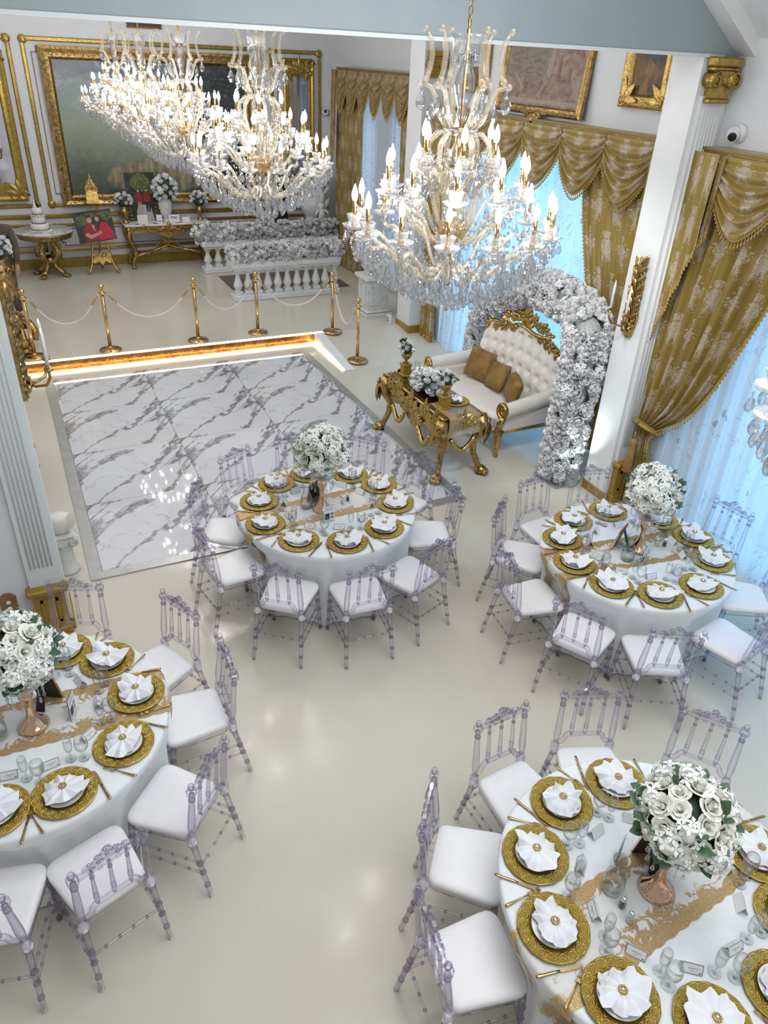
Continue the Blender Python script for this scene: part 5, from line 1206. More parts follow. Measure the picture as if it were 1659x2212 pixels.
# round marble table
o=thing('marble_table','round gold table with white marble top and lion paw legs under the cake','table',T(.66,16.12,PZ))
m=MB(); m.lathe([(0,.82),(.50,.82),(.525,.835),(.52,.855),(0,.86)],56); part('marble_top',m,WMARB,o)
m=MB(); m.lathe([(.46,.72),(.485,.73),(.49,.79),(.515,.80),(.52,.822),(.40,.822),(.40,.72)],56)
for k in range(16): a=2*pi*k/16; M=Matrix.Rotation(a,4,'Z')@T(0,-.487,0); m.scroll(.02,.765,.025,1.3,.007,0,0,1,0,M); m.leafy(-.02,.765,.06,.03,pi,0,.01,0,M)
part('apron',m,GOLD,o)
for k in range(4):
    a=pi/4+k*pi/2+.2; m=MB(); c_,s_=cos(a),sin(a); P=[(.13,.72),(.15,.62),(.19,.52),(.21,.44),(.16,.36),(.09,.28),(.11,.18),(.20,.10),(.27,.06)]
    m.tube([(q*c_,q*s_,z) for q,z in P],[.035,.032,.04,.058,.055,.05,.045,.045,.05],10); m.ball((.29*c_,.29*s_,.035),(.065,.065,.035),12,6)
    for j in (-1,0,1): b=a+j*.35; m.ball((.33*c_+.0+.03*cos(b)+j*-.03*s_,.33*s_+.03*sin(b)+j*.03*c_,.022),(.026,.026,.022),8,5)
    m.leafy(0,.50,.18,.1,-pi/2,-.0,.03,0,Matrix.Rotation(a+pi/2,4,'Z')@T(0,-.24,0)); part('paw_leg',m,GOLD,o)
m=MB(); m.lathe([(0,.22),(.10,.24),(.12,.30),(.08,.38),(0,.40)],16); part('hub',m,GOLD,o)
# cake
o=thing('wedding_cake','three tier white cake with flower band on the marble table','cake',T(.60,16.05,PZ+.861))
m=MB(); m.lathe([(0,0),(.20,0),(.205,.006),(.20,.014),(0,.014)],40); part('cake_board',m,PAPER,o)
z=.014
for i,(r_,h) in enumerate(((.165,.115),(.125,.155),(.088,.12))):
    m=MB(); m.lathe([(0,z),(r_,z),(r_,z+h-.012),(r_-.012,z+h),(0,z+h)],40); part('cake_tier',m,PORC,o)
    m=MB(); m.lathe([(r_+.001,z+.004),(r_+.004,z+.006),(r_+.004,z+.02),(r_+.001,z+.022)],40); part('ribbon',m,TRIMR,o); z+=h
    if i==1:
        r2=random.Random(4)
        PEACH=simple('peach_flower',(.80,.66,.56),.6)
        for k in range(16):
            a=2*pi*k/16; me=bpy.data.meshes.get('cake_rose') or rose_mesh('cake_rose',PEACH,5,2,9); link('cake_rose',me,o,orient((r_*.95*cos(a),r_*.95*sin(a),z-.025+.012*(k%2)),(cos(a),sin(a),.5),.032,k))
m=MB(); m.lathe([(0,z),(.045,z),(.02,z+.05),(.012,z+.09),(0,z+.10)],14,0,T(-.025,0,0)); m.ball((-.025,0,z+.115),(.014,.014,.017),8,6); tp_=part('bride_topper',m,PORC,o)
m=MB(); m.tube([(.02,0,z),(.02,0,z+.07),(.016,0,z+.105)],[.016,.020,.012],8); m.ball((.016,0,z+.125),(.014,.014,.017),8,6); m.tube([(.034,0,z),(.05,0,z+.06)],.008,6); part('groom_topper',m,BLACK,o)
o=MB(); o.box(-.10,-.012,0,.10,.012,.006); o.box(-.02,-.02,.001,.09,.02,.008); solo('cake_server',o,SILVER,'small cake knife set lying in front of the cake','cake server',T(.52,15.82,PZ+.862,.1))
# people printed on boards
def figure(m,parts,y):   # parts: (material index, polygon)
    for k,(mi,p) in enumerate(parts): m.flat(p,y-.0006*k,mi)
def ell(cx,cz,rx,rz,n=14): return [(cx+rx*cos(2*pi*i/n),cz+rz*sin(2*pi*i/n)) for i in range(n)]
# easel
o=thing('display_easel','ornate gold easel holding the couple portrait','easel',T(1.62,15.98,PZ)@Matrix.Rotation(R(-4),4,'Z'))
A=Matrix.Rotation(R(-11),4,'X')
for s in (-1,1):
    m=MB(); m.tube([(s*.05,-.02,1.25),(s*.10,-.03,.75),(s*.16,-.03,.42),(s*.19,-.04,.22),(s*.25,-.06,.06),(s*.27,-.08,.03)],[.02,.022,.022,.026,.024,.02],8,0,A); m.scroll(s*.27,.05,.045,1.4,.014,-.06,pi/2,-s,0,A); part('front_leg',m,GOLDB,o)
m=MB(); m.tube([(0,.05,1.2),(0,.32,.45),(0,.42,.02)],[.02,.02,.022],8); part('rear_leg',m,GOLDB,o)
m=MB(); m.prism([(-.12,1.30),(-.10,1.48),(-.12,1.56),(-.06,1.66),(0,1.78),(.06,1.66),(.12,1.56),(.10,1.48),(.12,1.30)],-.035,-.01,0,A); rocaille(m,A@T(0,-.03,1.50),.20,.34,8,.9); m.ball((0,-.02,1.80),.03,10,6,0,A); part('carved_crest',m,GOLDB,o)
m=MB(); m.prism([(-.17,.38),(.17,.38),(.20,.26),(.15,.20),(.06,.24),(0,.16),(-.06,.24),(-.15,.20),(-.20,.26)],-.05,-.02,0,A); rocaille(m,A@T(0,-.045,.30),.3,.16,9,.7); part('carved_apron',m,GOLDB,o)
m=MB(); m.box(-.36,-.10,.60,.36,-.02,.63,0,A,b=.006); part('ledge',m,GOLDB,o)
o=thing('couple_portrait','print of a couple in red, the man in glasses, propped on the easel','photo print',T(1.60,15.90,PZ+.64)@Matrix.Rotation(R(-4),4,'Z')@Matrix.Rotation(R(-13),4,'X')@Matrix.Rotation(R(-6),4,'Y'))
m=MB(); m.box(-.35,-.012,0,.35,0,.56); part('board',m,DFOL,o)
m=MB(); m.flat(ell(-.22,.40,.11,.10),-.0126); m.flat(ell(.20,.44,.16,.08),-.0126); m.flat(ell(-.05,.48,.09,.05),-.0126); part('foliage',m,FOLI,o)
m=MB(); figure(m,[(0,[(-.22,.02),(.06,.02),(.05,.18),(.02,.30),(-.06,.36),(-.15,.33),(-.24,.20)]),(1,[(-.06,.31),(-.01,.30),(-.02,.24),(.0,.18),(-.04,.22)]),(1,[(-.22,.14),(-.12,.06),(.06,.12),(.07,.17),(-.10,.13),(-.16,.18)]),(1,ell(-.075,.40,.045,.058)),(2,[(-.13,.41),(-.125,.48),(-.06,.50),(-.02,.46),(-.05,.44),(-.10,.44)]),(2,[(-.06,.418),(-.02,.41),(-.02,.402),(-.06,.410)])],-.013); part('printed_man',m,[RED,SKIN,HAIR],o)
m=MB(); figure(m,[(2,[(.05,.44),(.09,.47),(.15,.46),(.19,.36),(.20,.22),(.12,.18),(.08,.30)]),(0,[(.03,.02),(.30,.02),(.29,.18),(.22,.32),(.14,.34),(.08,.26),(.04,.14)]),(1,[(.03,.14),(.10,.13),(.10,.17),(.05,.19)]),(1,ell(.068,.405,.036,.05)),(2,[(.05,.455),(.10,.47),(.14,.44),(.13,.30),(.115,.36),(.10,.43)])],-.013); part('printed_woman',m,[REDB,SKIN,HAIR],o)
# console table
o=thing('console_table','long carved gold console table with cream marble top at the back wall','table',T(3.02,16.42,PZ))
m=MB(); m.box(-.87,-.30,.83,.87,.28,.865,0,b=.012); part('marble_top',m,CREAMP,o)
m=MB(); m.prism([(-.82,.83),(.82,.83),(.82,.72),(.62,.70),(.40,.72),(.20,.66),(0,.58),(-.20,.66),(-.40,.72),(-.62,.70),(-.82,.72)],-.27,-.24); rocaille(m,T(0,-.28,.70),.5,.22,12,1.0)
for s in (-1,1): rocaille(m,T(s*.5,-.28,.755),.5,.12,14,1.2)
m.prism([(-.83,.83),(-.83,.72),(.83,.72),(.83,.83)],.22,.25); part('carved_apron',m,GOLD,o)
for sx in (-1,1):
    for sy in (-1,1):
        m=MB(); P=[(.78,.84),(.80,.74),(.80,.62),(.755,.48),(.70,.36),(.715,.26),(.76,.18),(.79,.08),(.775,.03)]; m.tube([(sx*x,sy*.22-.0,z) for x,z in P],[.06,.06,.055,.042,.034,.034,.036,.036,.04],10)
        m.scroll(sx*.73,.34,.05,1.4,.016,sy*.22-.02,0,sx); m.leafy(sx*.80,.78,.22,.10,-pi/2,sy*.22-.05,.03); m.ball((sx*.775,sy*.22,.035),(.05,.05,.035),10,6); part('cabriole_leg',m,GOLD,o)
m=MB(); m.tube([(-.72,-.18,.24),(-.45,-.04,.27),(-.2,0,.33),(0,0,.40),(.2,0,.33),(.45,-.04,.27),(.72,-.18,.24)],[.03,.034,.036,.04,.036,.034,.03],8); m.tube([(-.72,.2,.24),(-.45,.04,.27),(0,0,.33),(.45,.04,.27),(.72,.2,.24)],.03,8); rocaille(m,T(0,-.04,.40),.40,.26,15,.9)
for s in (-1,1): m.scroll(s*.45,.29,.06,1.4,.016,-.06,0,s)
part('carved_stretcher',m,GOLD,o)
ZC=PZ+.866
def gold_vase(label,x,y,z,s,mat=GOLD):
    o=thing('gold_urn',label,'urn',T(x,y,z,0,0,0,s)); m=MB(); m.lathe([(0,0),(.07,0),(.07,.02),(.04,.05),(.03,.09),(.06,.12),(.095,.18),(.10,.24),(.075,.29),(.07,.31),(.10,.335),(.085,.335),(.06,.31)],24); part('bowl',m,mat,o)
    for k in (-1,1):
        m=MB(); m.tube([(k*.095,0,.20),(k*.14,0,.23),(k*.14,0,.29),(k*.09,0,.31)],.010,7); part('handle',m,mat,o)
    return o
gold_vase('gold urn at the left end of the console table',2.22,16.38,ZC,.95); o=thing('rose_bouquet','white flowers in the left gold urn on the console table','flowers',T(2.22,16.38,ZC+.42)); bouquet(o,.16,16,3,6,21,0,.9,-.3,.06,.07,ROSEWM)
gold_vase('gold urn at the right end of the console table',3.74,16.44,ZC,.85); o=thing('rose_bouquet','white flowers in the right gold urn on the console table','flowers',T(3.74,16.44,ZC+.40)); bouquet(o,.17,16,3,4,22,0,.9,-.3,.06,.07,ROSEWM)
o=thing('stone_vase','tall white textured vase in the middle of the console table','vase',T(3.03,16.36,ZC)); m=MB(); m.lathe([(0,0),(.09,0),(.095,.02),(.06,.05),(.06,.09),(.11,.16),(.13,.26),(.135,.36),(.11,.42),(.12,.45),(.10,.45),(.09,.42)],28,0,None,True,lambda a,z:1+.03*sin(a*12+z*30)); part('bowl',m,DSTONE,o)
o=thing('rose_bouquet','tall white bouquet in the white vase on the console table','flowers',T(3.05,16.36,ZC+.62)); bouquet(o,.24,30,6,0,23,0,1.15,-.75,.075,.085,ROSEWM)
o=thing('couple_portrait','print of a standing couple in dark red leaning behind the console table items','photo print',T(2.62,16.56,ZC)@Matrix.Rotation(R(-6),4,'X'))
m=MB(); m.box(-.29,-.012,0,.29,0,.90); part('board',m,DFOL,o)
m=MB(); m.flat(ell(0,.72,.19,.17,18),-.0126); m.flat(ell(.2,.62,.07,.12),-.0127); part('foliage',m,FOLI,o)
m=MB(); m.flat([(-.12,0),(.20,0),(.17,.22),(.10,.30),(-.08,.30),(-.13,.18)],-.0127); part('path',m,PATHP,o)
m=MB()
for s in (-1,1):
    for k in range(5): m.flat([(s*(.20+.012*k),.02+.07*k),(s*(.28),.02+.07*k),(s*.28,.06+.07*k),(s*(.2+.012*k),.055+.07*k)],-.0128)
part('railing',m,TRIMR,o)
m=MB(); figure(m,[(2,[(-.10,.60),(-.06,.62),(-.02,.60),(-.01,.48),(-.10,.48)]),(1,[(-.09,.36),(-.06,.36),(-.065,.20),(-.085,.15)]),(1,[(-.05,.36),(-.02,.36),(-.01,.20),(-.04,.15)]),(0,[(-.14,.46),(-.09,.53),(-.03,.53),(.01,.44),(-.015,.35),(-.10,.35),(-.11,.44)]),(1,ell(-.06,.565,.022,.03))],-.013); part('printed_woman',m,[RED,SKIN,HAIR],o)
m=MB(); figure(m,[(2,[(.06,.36),(.15,.36),(.15,.17),(.12,.17),(.11,.30),(.10,.17),(.07,.17)]),(0,[(.03,.46),(.07,.54),(.13,.54),(.18,.45),(.155,.36),(.06,.36)]),(1,ell(.10,.578,.024,.032)),(2,[(.075,.59),(.10,.62),(.125,.59)])],-.013); part('printed_man',m,[RED,SKIN,BLACK],o)
def card(label,x,y,w,h,mat,txt=None,name='standing_card'):
    o=thing(name,label,'card',T(x,y,ZC)@Matrix.Rotation(R(-10),4,'X')); m=MB(); m.box(-w/2,-.004,0,w/2,0,h); part('panel',m,mat,o)
    m=MB(); m.box(-w*.2,0,.0,w*.2,.03,.004); m.add([(-.01,.0,h*.6),(.01,0,h*.6),(.01,.04,0),(-.01,.04,0)],[(0,1,2,3)],0,False); part('stand_leg',m,mat,o); return o
card('plain cream card standing at the left front of the console table',2.53,16.22,.20,.17,CREAMP)
c=card('narrow white sign with a line of script on the console table',2.86,16.22,.11,.16,PAPER)
m=MB()
for k,(z,w) in enumerate(((.105,.03),(.095,.036),(.085,.024))): m.flat([(-w,z),(w,z+.002),(w,z+.005),(-w,z+.003)],-.0046)
m.flat([(-.05,.03),(.05,.03),(.05,.05),(-.05,.05)],-.0046); part('printed_lettering',m,GREYG,c)
c=card('white laser cut lattice box card with dark monogram heart on the console table',3.16,16.24,.22,.15,PAPER)
def textobj(name,body,size,mat,parent,M,align='CENTER',ext=.0006):
    cu=bpy.data.curves.new(name,'FONT'); cu.body=body; cu.size=size; cu.extrude=ext; cu.align_x=align; cu.materials.append(mat); o=bpy.data.objects.new(name,cu); COL.objects.link(o); bpy.context.view_layer.update()
    me=bpy.data.meshes.new_from_object(o.evaluated_get(bpy.context.evaluated_depsgraph_get())); bpy.data.objects.remove(o); me.name=name; return link(name,me,parent,M)
textobj('monogram','M&S',.068,INK,c,Matrix.Translation((0,-.006,.075))@Matrix.Rotation(pi/2,4,'X'))
m=MB()
for i in range(9):
    for s in (-1,1): m.scroll(s*(.02+.010*i),.03+.011*((i*5)%9),.009,1.1,.0016,-.005,0,s,0,None,4)
part('lattice',m,GREYP,c)
card('blank white card at the right end of the console table',3.40,16.24,.15,.10,PAPER)
for i,(x,y,a) in enumerate(((2.42,16.18,.4),(2.78,16.20,-.5),(3.22,16.19,.1))):
    m=MB(); m.tube([(-.06,0,.006),(.05,0,.006),(.065,0,.006)],[.005,.005,.001],6); solo('ink_pen',m,BLACK,['dark pen at the left front corner of the console table','dark pen between the cream card and the script sign','dark pen in front of the lattice card'][i],'pen',T(x,y,ZC,a),'pens on the console table')
# ------------------------------------------------------------------ left side: gold pedestal urn with flowers, person, throne, statue, sconces
o=thing('lion_pedestal','tall carved gold lion pedestal urn at the left edge by the rope','pedestal',T(-.20,11.92,PZ))
m=MB(); m.box(-.22,-.22,0,.22,.22,.07,b=.02); m.lathe([(.20,.07),(.16,.12),(.13,.20)],20); part('base',m,GOLD,o)
m=MB(); m.ball((0,.02,.34),(.15,.19,.20),14,10); m.ball((.05,-.17,.46),(.12,.11,.12),14,10); m.ball((.07,-.27,.42),(.055,.06,.05),10,7)
for s in (-1,1): m.tube([(s*.10,-.10,.32),(s*.13,-.2,.18),(s*.13,-.25,.06)],[.06,.05,.045],9); m.ball((s*.13,-.29,.045),(.055,.07,.04),10,6); m.ball((.05+s*.085,-.12,.56),(.03,.02,.035),8,6)
m.tube([(.10,.15,.3),(.24,.10,.32),(.30,.0,.22),(.28,-.05,.12)],[.07,.075,.07,.05],10)
for k in range(14): a=k*.45; m.scroll(.05+.11*cos(a),.47+.11*sin(a),.04,1.2,.014,-.17,a,1)
part('lion',m,GOLD,o)
m=MB(); m.lathe([(.09,.52),(.07,.60),(.06,.66),(.09,.70),(.12,.74),(.17,.86),(.19,1.0),(.185,1.12),(.15,1.22),(.13,1.27),(.16,1.31),(.14,1.31),(.10,1.27)],26,0,None,True,lambda a,z:1+.05*sin(a*10))
for k in range(8): a=2*pi*k/8; m.leafy(0,.74,.3,.12,pi/2,0,.03,0,Matrix.Rotation(a,4,'Z')@T(0,-.15,0)); m.scroll(0,1.15,.05,1.3,.016,0,0,1,0,Matrix.Rotation(a,4,'Z')@T(0,-.19,0))
part('urn_bowl',m,GOLD,o)
o=thing('rose_bouquet','white flowers with dark leaves in the lion pedestal urn','flowers',T(-.20,11.92,PZ+1.46)); bouquet(o,.235,26,4,12,31,0,.85,-.45,.055,.065,ROSEWM)
# person (mostly hidden by the portal), standing in a brown suit
def skin_body(name,verts,edges,rads,mat,parent,root=0,sub=2):
    me=bpy.data.meshes.new(name); me.from_pydata(verts,edges,[]); me.materials.append(mat); o=bpy.data.objects.new(name,me); COL.objects.link(o); o.parent=parent
    mod=o.modifiers.new('Skin','SKIN'); lay=me.skin_vertices[0].data
    for i,r in enumerate(rads): lay[i].radius=(r,r) if not isinstance(r,tuple) else r
    lay[root].use_root=True; mod.use_smooth_shade=True; s=o.modifiers.new('Sub','SUBSURF'); s.levels=1; s.render_levels=sub; return o
person=thing('person','person in a brown suit and black shoes standing at the left edge, mostly hidden','person',T(-.16,13.55,PZ+.005,R(-20)))
V=[(0,0,.93),(0,.01,1.12),(0,.0,1.33),(0,.02,1.47),(0,.0,1.56),(0,-.01,1.68)]; Ed=[(0,1),(1,2),(2,3),(3,4),(4,5)]; Rd=[(.15,.11),(.15,.11),(.17,.115),(.075,.07),(.055,.058),(.07,.085)]
body=skin_body('body',V,Ed,Rd,SKIN,person)
V=[(0,0,.95),(0,.01,1.10),(0,.0,1.32),(0,.01,1.45)]; Ed=[(0,1),(1,2),(2,3)]; Rd=[(.185,.135),(.170,.125),(.20,.135),(.11,.09)]
for s in (-1,1):
    k=len(V); V+=[(s*.21,.01,1.40),(s*.255,.03,1.14),(s*.25,-.03,.88)]; Ed+=[(2,k),(k,k+1),(k+1,k+2)]; Rd+=[(.075,.075),(.062,.062),(.052,.052)]
k=len(V); V+=[(0,0,.78)]; Ed+=[(0,k)]; Rd+=[(.20,.15)]
skin_body('suit_jacket',V,Ed,Rd,SUIT,person)
V=[(0,0,.92)]; Ed=[]; Rd=[(.165,.12)]
for s,(kx,ky,ax,ay) in ((-1,(-.10,-.03,-.10,.05)),(1,(.12,-.06,.14,-.04))):
    k=len(V); V+=[(s*.095,0,.84),(kx,ky,.48),(ax,ay,.09)]; Ed+=[(0,k),(k,k+1),(k+1,k+2)]; Rd+=[(.098,.10),(.075,.078),(.062,.066)]
skin_body('trousers',V,Ed,Rd,SUIT,person)
for (x,y) in ((-.10,.03),(.14,-.06)):
    m=MB(); m.ball((x,y-.07,.045),(.048,.135,.045),14,8); m.box(x-.045,y-.19,0,x+.045,y+.06,.02,b=.01); part('shoe',m,SHOE,person)
m=MB(); m.ball((0,.0,1.70),(.082,.098,.10),16,10); m.ball((0,.02,1.74),(.09,.10,.085),14,8); part('hair',m,HAIR,person)
m=MB(); m.ball((0,-.085,1.655),(.05,.03,.06),12,8); m.lathe([(.014,0),(.008,.03),(0,.035)],8,0,T(0,-.10,1.64)@Matrix.Rotation(pi/2,4,'X'))
for s in (-1,1): m.ball((s*.082,.0,1.66),(.012,.022,.032),8,6)
part('face',m,SKIN,person)
m=MB()
for s in (-1,1): m.ball((s*.022,-.112,1.672),(.011,.006,.007),8,5)
m.box(-.022,-.118,1.615,.022,-.112,1.621); part('facial_feature',m,HAIR,person)
for s in (-1,1):
    H=Vector((s*.25,-.04,.82)); V=[tuple(H+Vector((0,0,.05))),tuple(H),tuple(H+Vector((0,-.012,-.045)))]; Ed=[(0,1),(1,2)]; Rd=[.028,(.034,.02),(.034,.018)]
    for j,(dx,L) in enumerate(((-.027,.066),(-.009,.078),(.009,.073),(.027,.058))):
        k=len(V); b_=H+Vector((dx*.4,dx*.8-.012,-.06)); V+=[tuple(b_),tuple(b_+Vector((-s*.006,0,-L*.5))),tuple(b_+Vector((-s*.02,0,-L)))]; Ed+=[(2,k),(k,k+1),(k+1,k+2)]; Rd+=[.010,.009,.0075]
    k=len(V); V+=[tuple(H+Vector((-s*.012,-.042,-.02))),tuple(H+Vector((-s*.02,-.055,-.055)))]; Ed+=[(1,k),(k,k+1)]; Rd+=[.011,.009]
    skin_body('hand',V,Ed,Rd,SKIN,person)
# gold throne chair and bust, peeping out behind the left portal
o=thing('gold_armchair','gold framed cream armchair peeping out from behind the left portal','armchair',T(-.50,7.95,0,R(90)))
m=MB(); m.prism([(-.24,.42),(.24,.42),(.27,.75),(.22,1.0),(.10,1.12),(-.10,1.12),(-.22,1.0),(-.27,.75)],.20,.24); m.prism(ell(0,.86,.16,.2,18),.185,.25); part('backrest',m,CREAM,o)
m=MB(); m.tube([(-.26,.22,.40),(-.29,.22,.75),(-.24,.22,1.03),(-.11,.22,1.15),(0,.22,1.2),(.11,.22,1.15),(.24,.22,1.03),(.29,.22,.75),(.26,.22,.40)],.028,9); rocaille(m,T(0,.19,1.16),.3,.18,3,.7); part('back_frame',m,GOLDB,o)
m=MB(); m.box(-.27,-.27,.36,.27,.22,.47,b=.04); part('seat',m,CREAM,o)
for s in (-1,1):
    m=MB(); m.tube([(s*.29,.2,.66),(s*.31,0,.67),(s*.31,-.18,.65),(s*.30,-.24,.60),(s*.29,-.20,.54),(s*.28,-.2,.40)],.026,9); part('armrest',m,GOLDB,o)
    for y in (-.23,.2): m=MB(); cabriole(m,s*.25,y,0,.40,s*.6,-.6 if y<0 else .6,.8); part('leg',m,GOLDB,o)
o=thing('column_bust','small cream draped torso on an ionic column behind the left portal','statue',T(-.08,6.10,0))
m=MB(); m.lathe([(.10,0),(.10,.03),(.075,.05),(.068,.28),(.075,.30)],20,0,None,True,lambda a,z:1+.05*sin(a*12)); m.box(-.10,-.09,.38,.10,.09,.41,b=.01)
for s in (-1,1): m.tube([(s*.085,-.085,.335),(s*.085,.085,.335)],.045,14); m.scroll(s*.085,.335,.04,1.5,.009,-.088,pi/2,-s)
m.box(-.085,-.075,.30,.085,.075,.38); part('ionic_column',m,DSTONE,o)
m=MB(); m.lathe([(.06,.41),(.085,.44),(.11,.50),(.115,.55),(.10,.585),(.05,.60),(0,.605)],20,0,T(0,0,0)@Matrix.Diagonal((1,.7,1,1))); m.leafy(.06,.44,.2,.1,pi/2-.3,-.05,.02); part('draped_torso',m,CREAM,o)
def make_sconce(label,M):
    o=thing('wall_sconce',label,'sconce',M,'candle sconces'); m=MB()
    m.prism([(-.05,-.33),(.0,-.36),(.05,-.33),(.085,-.15),(.06,0),(.075,.15),(.04,.30),(.02,.38),(-.03,.42),(-.04,.30),(-.075,.15),(-.06,0),(-.085,-.15)],-.03,0)
    r=random.Random(2)
    for k in range(16): z=-.30+.044*k; s=1 if k%2 else -1; m.leafy(s*.01,z,.13,.055,pi/2-s*(.5+.3*r.random()),-.035,.022); m.scroll(s*.05,z+.02,.032,1.2,.010,-.035,r.random()*6,s)
    m.leafy(0,.24,.2,.06,pi/2,-.04,.02); part('mounting_plate',m,GOLD,o)
    for s in (-1,1):
        m=MB(); m.tube([(0,-.03,-.20),(s*.04,-.10,-.24),(s*.09,-.17,-.22),(s*.11,-.20,-.16),(s*.11,-.20,-.11)],.011,8); m.scroll(s*.03,-.22,.035,1.2,.009,-.07,0,s); m.lathe([(.010,-.12),(.03,-.105),(.032,-.09),(.02,-.095),(.016,-.07),(.012,-.07)],14,0,T(s*.11,-.20,0)); ar=part('candle_arm',m,GOLD,o)
        m=MB(); m.lathe([(.0125,-.10),(.0115,.15),(.006,.16),(0,.155)],12,0,T(s*.11,-.20,0)); cd=part('candle',m,WAX,ar)
        m=MB(); m.lathe([(0,.155),(.005,.165),(.004,.18),(0,.195)],8,0,T(s*.11,-.20,0)); part('flame',m,FLAME,cd)
    return o
s0=make_sconce('carved gold candle sconce on the white column at right',Matrix.Translation((5.419,5.41,2.18))@Matrix.Rotation(-pi/2,4,'Z'))
copy_tree(s0,Matrix.Translation((-.119,5.46,2.28))@Matrix.Rotation(pi/2,4,'Z'),'carved gold candle sconce on the left white portal')
copy_tree(s0,Matrix.Translation((.10,16.66,2.45)),'small gold sconce standing in for a reflection in the far left mirror')  # solid copy in place of a sconce reflected in the mirror
# uplight
o=thing('uplight','small grey floor uplight glowing at the foot of the white column','light',T(5.30,5.68,0,.2)); m=MB(); m.box(-.06,-.06,.0,.06,.06,.24,b=.012); part('housing',m,GREYP,o); m=MB(); m.lathe([(0,.241),(.042,.241),(.045,.246),(0,.248)],18); part('lens',m,LIT,o)
# ------------------------------------------------------------------ sofa
SM=T(5.28,7.42,0,-pi/2+R(3))
so=thing('tufted_sofa','white tufted sofa with carved gold frame under the flower arch','sofa',SM)   # local: x along width, front -y
W2=.87
m=MB()
def seatf(u,v):
    x=(-.74+1.48*u); y=-.44+.80*v; z=.45+.035*sin(pi*u)*sin(pi*min(1,v*1.0))+.015*cos(2*pi*u*2)*0; 
    if v<.12: z-= .10*((.12-v)/.12)**2; y+=.012
    y+= -.05*cos(2*pi*(u-.5))*(1-v)
    return (x,y,z)
m.grid(seatf,30,20); m.box(-.74,-.40,.33,.74,.34,.42); part('seat',m,CREAM,so)
m=MB()
def backf(u,v):
    x=-.80+1.60*u; top=.70+.10*sin(pi*u)**1.5; z=.44+top*v; lean=.30+.20*v
    tx=u*9; tz=v*4.5
    def but(a,b): return math.exp(-((a)**2+(b)**2)/.05)
    d=0
    for row in range(1,5):
        k=round(tx-(.5 if row%2 else 0))+(.5 if row%2 else 0); d=max(d,but((tx-k)*.9,(tz-row)*.9))
    g1=abs(((tx+tz)%1)-.5); g2=abs(((tx-tz)%1)-.5); pleat=max(0,1-min(.5-g1,.5-g2)/.10)*.35 if v<.95 else 0
    return (x,lean-.05+.045*max(d,pleat*.5)-.03*sin(pi*min(1,max(0,v))),z)
m.grid(backf,110,56); m.grid(lambda u,v:(-.80+1.6*u,.36+.20*v,.36+(.74+.10*sin(pi*u)**1.5)*v),16,6); part('tufted_back',m,CREAM,so)
m=MB(); tp=[(-.82,.33,.40),(-.84,.40,.70),(-.86,.46,.98)]; 
for i in range(25): u=i/24; tp.append((-.84+1.68*u,.47,1.12+.12*sin(pi*u)**1.4+.02*sin(u*pi*6)))
tp+=[(.86,.46,.98),(.84,.40,.70),(.82,.33,.40)]; m.tube(tp,.032,9)
rocaille(m,T(0,.45,1.27),.95,.34,21,1.5,0,.024)
for s in (-1,1): rocaille(m,T(s*.42,.44,1.15,0,0,s*.25),.5,.17,22,1.0,0,.018)
for s in (-1,1):
    m.scroll(s*.82,1.10,.075,1.4,.022,.45,pi/2,s)
    for k in range(5): x=s*(.30+.11*k); m.scroll(x,1.19-.045*k,.045,1.2,.015,.44,k,s); m.leafy(x,1.15-.04*k,.13,.055,pi/2+s*.5,.44,.02)
    for k in range(9): m.scroll(s*.85,.50+.06*k,.025,1.1,.010,.37+.02*k*.5,k,s)
for k in range(44): u=k/43; m.ball((-.80+1.6*u,.44,1.085+.10*sin(pi*u)**1.5),(.010,.010,.010),6,4)
part('carved_back_frame',m,GOLDB,so)
for s in (-1,1):
    m=MB()
    def armf(u,v):
        a=2*pi*u; rr=.085; y=-.46+.84*v; return (s*(.80+.05*(1-v))+rr*cos(a)*1.05,y,.62+.06*v+rr*sin(a))
    m.grid(armf,18,12,0,None,True,None,True); m.box(s*.72,-.42,.34,s*.86,.34,.60,b=.03); part('arm_cushion',m,CREAM,so)
    m=MB(); m.scroll(s*.845,.63,.10,1.5,.026,-.47,-pi/2,-s,0,None,6); m.tube([(s*.88,-.47,.55),(s*.83,-.48,.44),(s*.80,-.47,.36),(s*.81,-.46,.30)],[.035,.035,.04,.045],9)
    for k in range(3): m.leafy(s*.83,.50-.06*k,.14,.07,-pi/2,-.49,.02)
    m.prism(ell(s*.845,.63,.095,.10),-.47,-.45); part('arm_scroll',m,GOLDB,so)
m=MB(); P=[(-.80,-.46,.36)]+[(-.70+1.4*i/16,-.47-.05*abs(sin(pi*i/8)),.34-.03*cos(pi*i/8)) for i in range(17)]+[(.80,-.46,.36)]; m.tube(P,.035,8); rocaille(m,T(0,-.50,.30),.5,.14,24,.9)
for s in (-1,1): rocaille(m,T(s*.45,-.49,.30),.34,.10,25,.8); m.tube([(s*.82,-.40,.34),(s*.82,.36,.32)],.03,8)
part('carved_seat_rail',m,GOLDB,so)
for s in (-1,1):
    m=MB(); m.lathe([(.02,0),(.028,.015),(.03,.03),(.018,.045),(.022,.06),(.038,.20),(.048,.29),(.052,.32),(.04,.34)],14,0,T(s*.80,-.45,0),True,lambda a,z:1+.06*sin(a*8)); part('front_leg',m,GOLDB,so)
    m=MB(); m.tube([(s*.76,.44,.0),(s*.77,.36,.18),(s*.78,.33,.36)],[.022,.03,.035],8); part('rear_leg',m,GOLD,so)
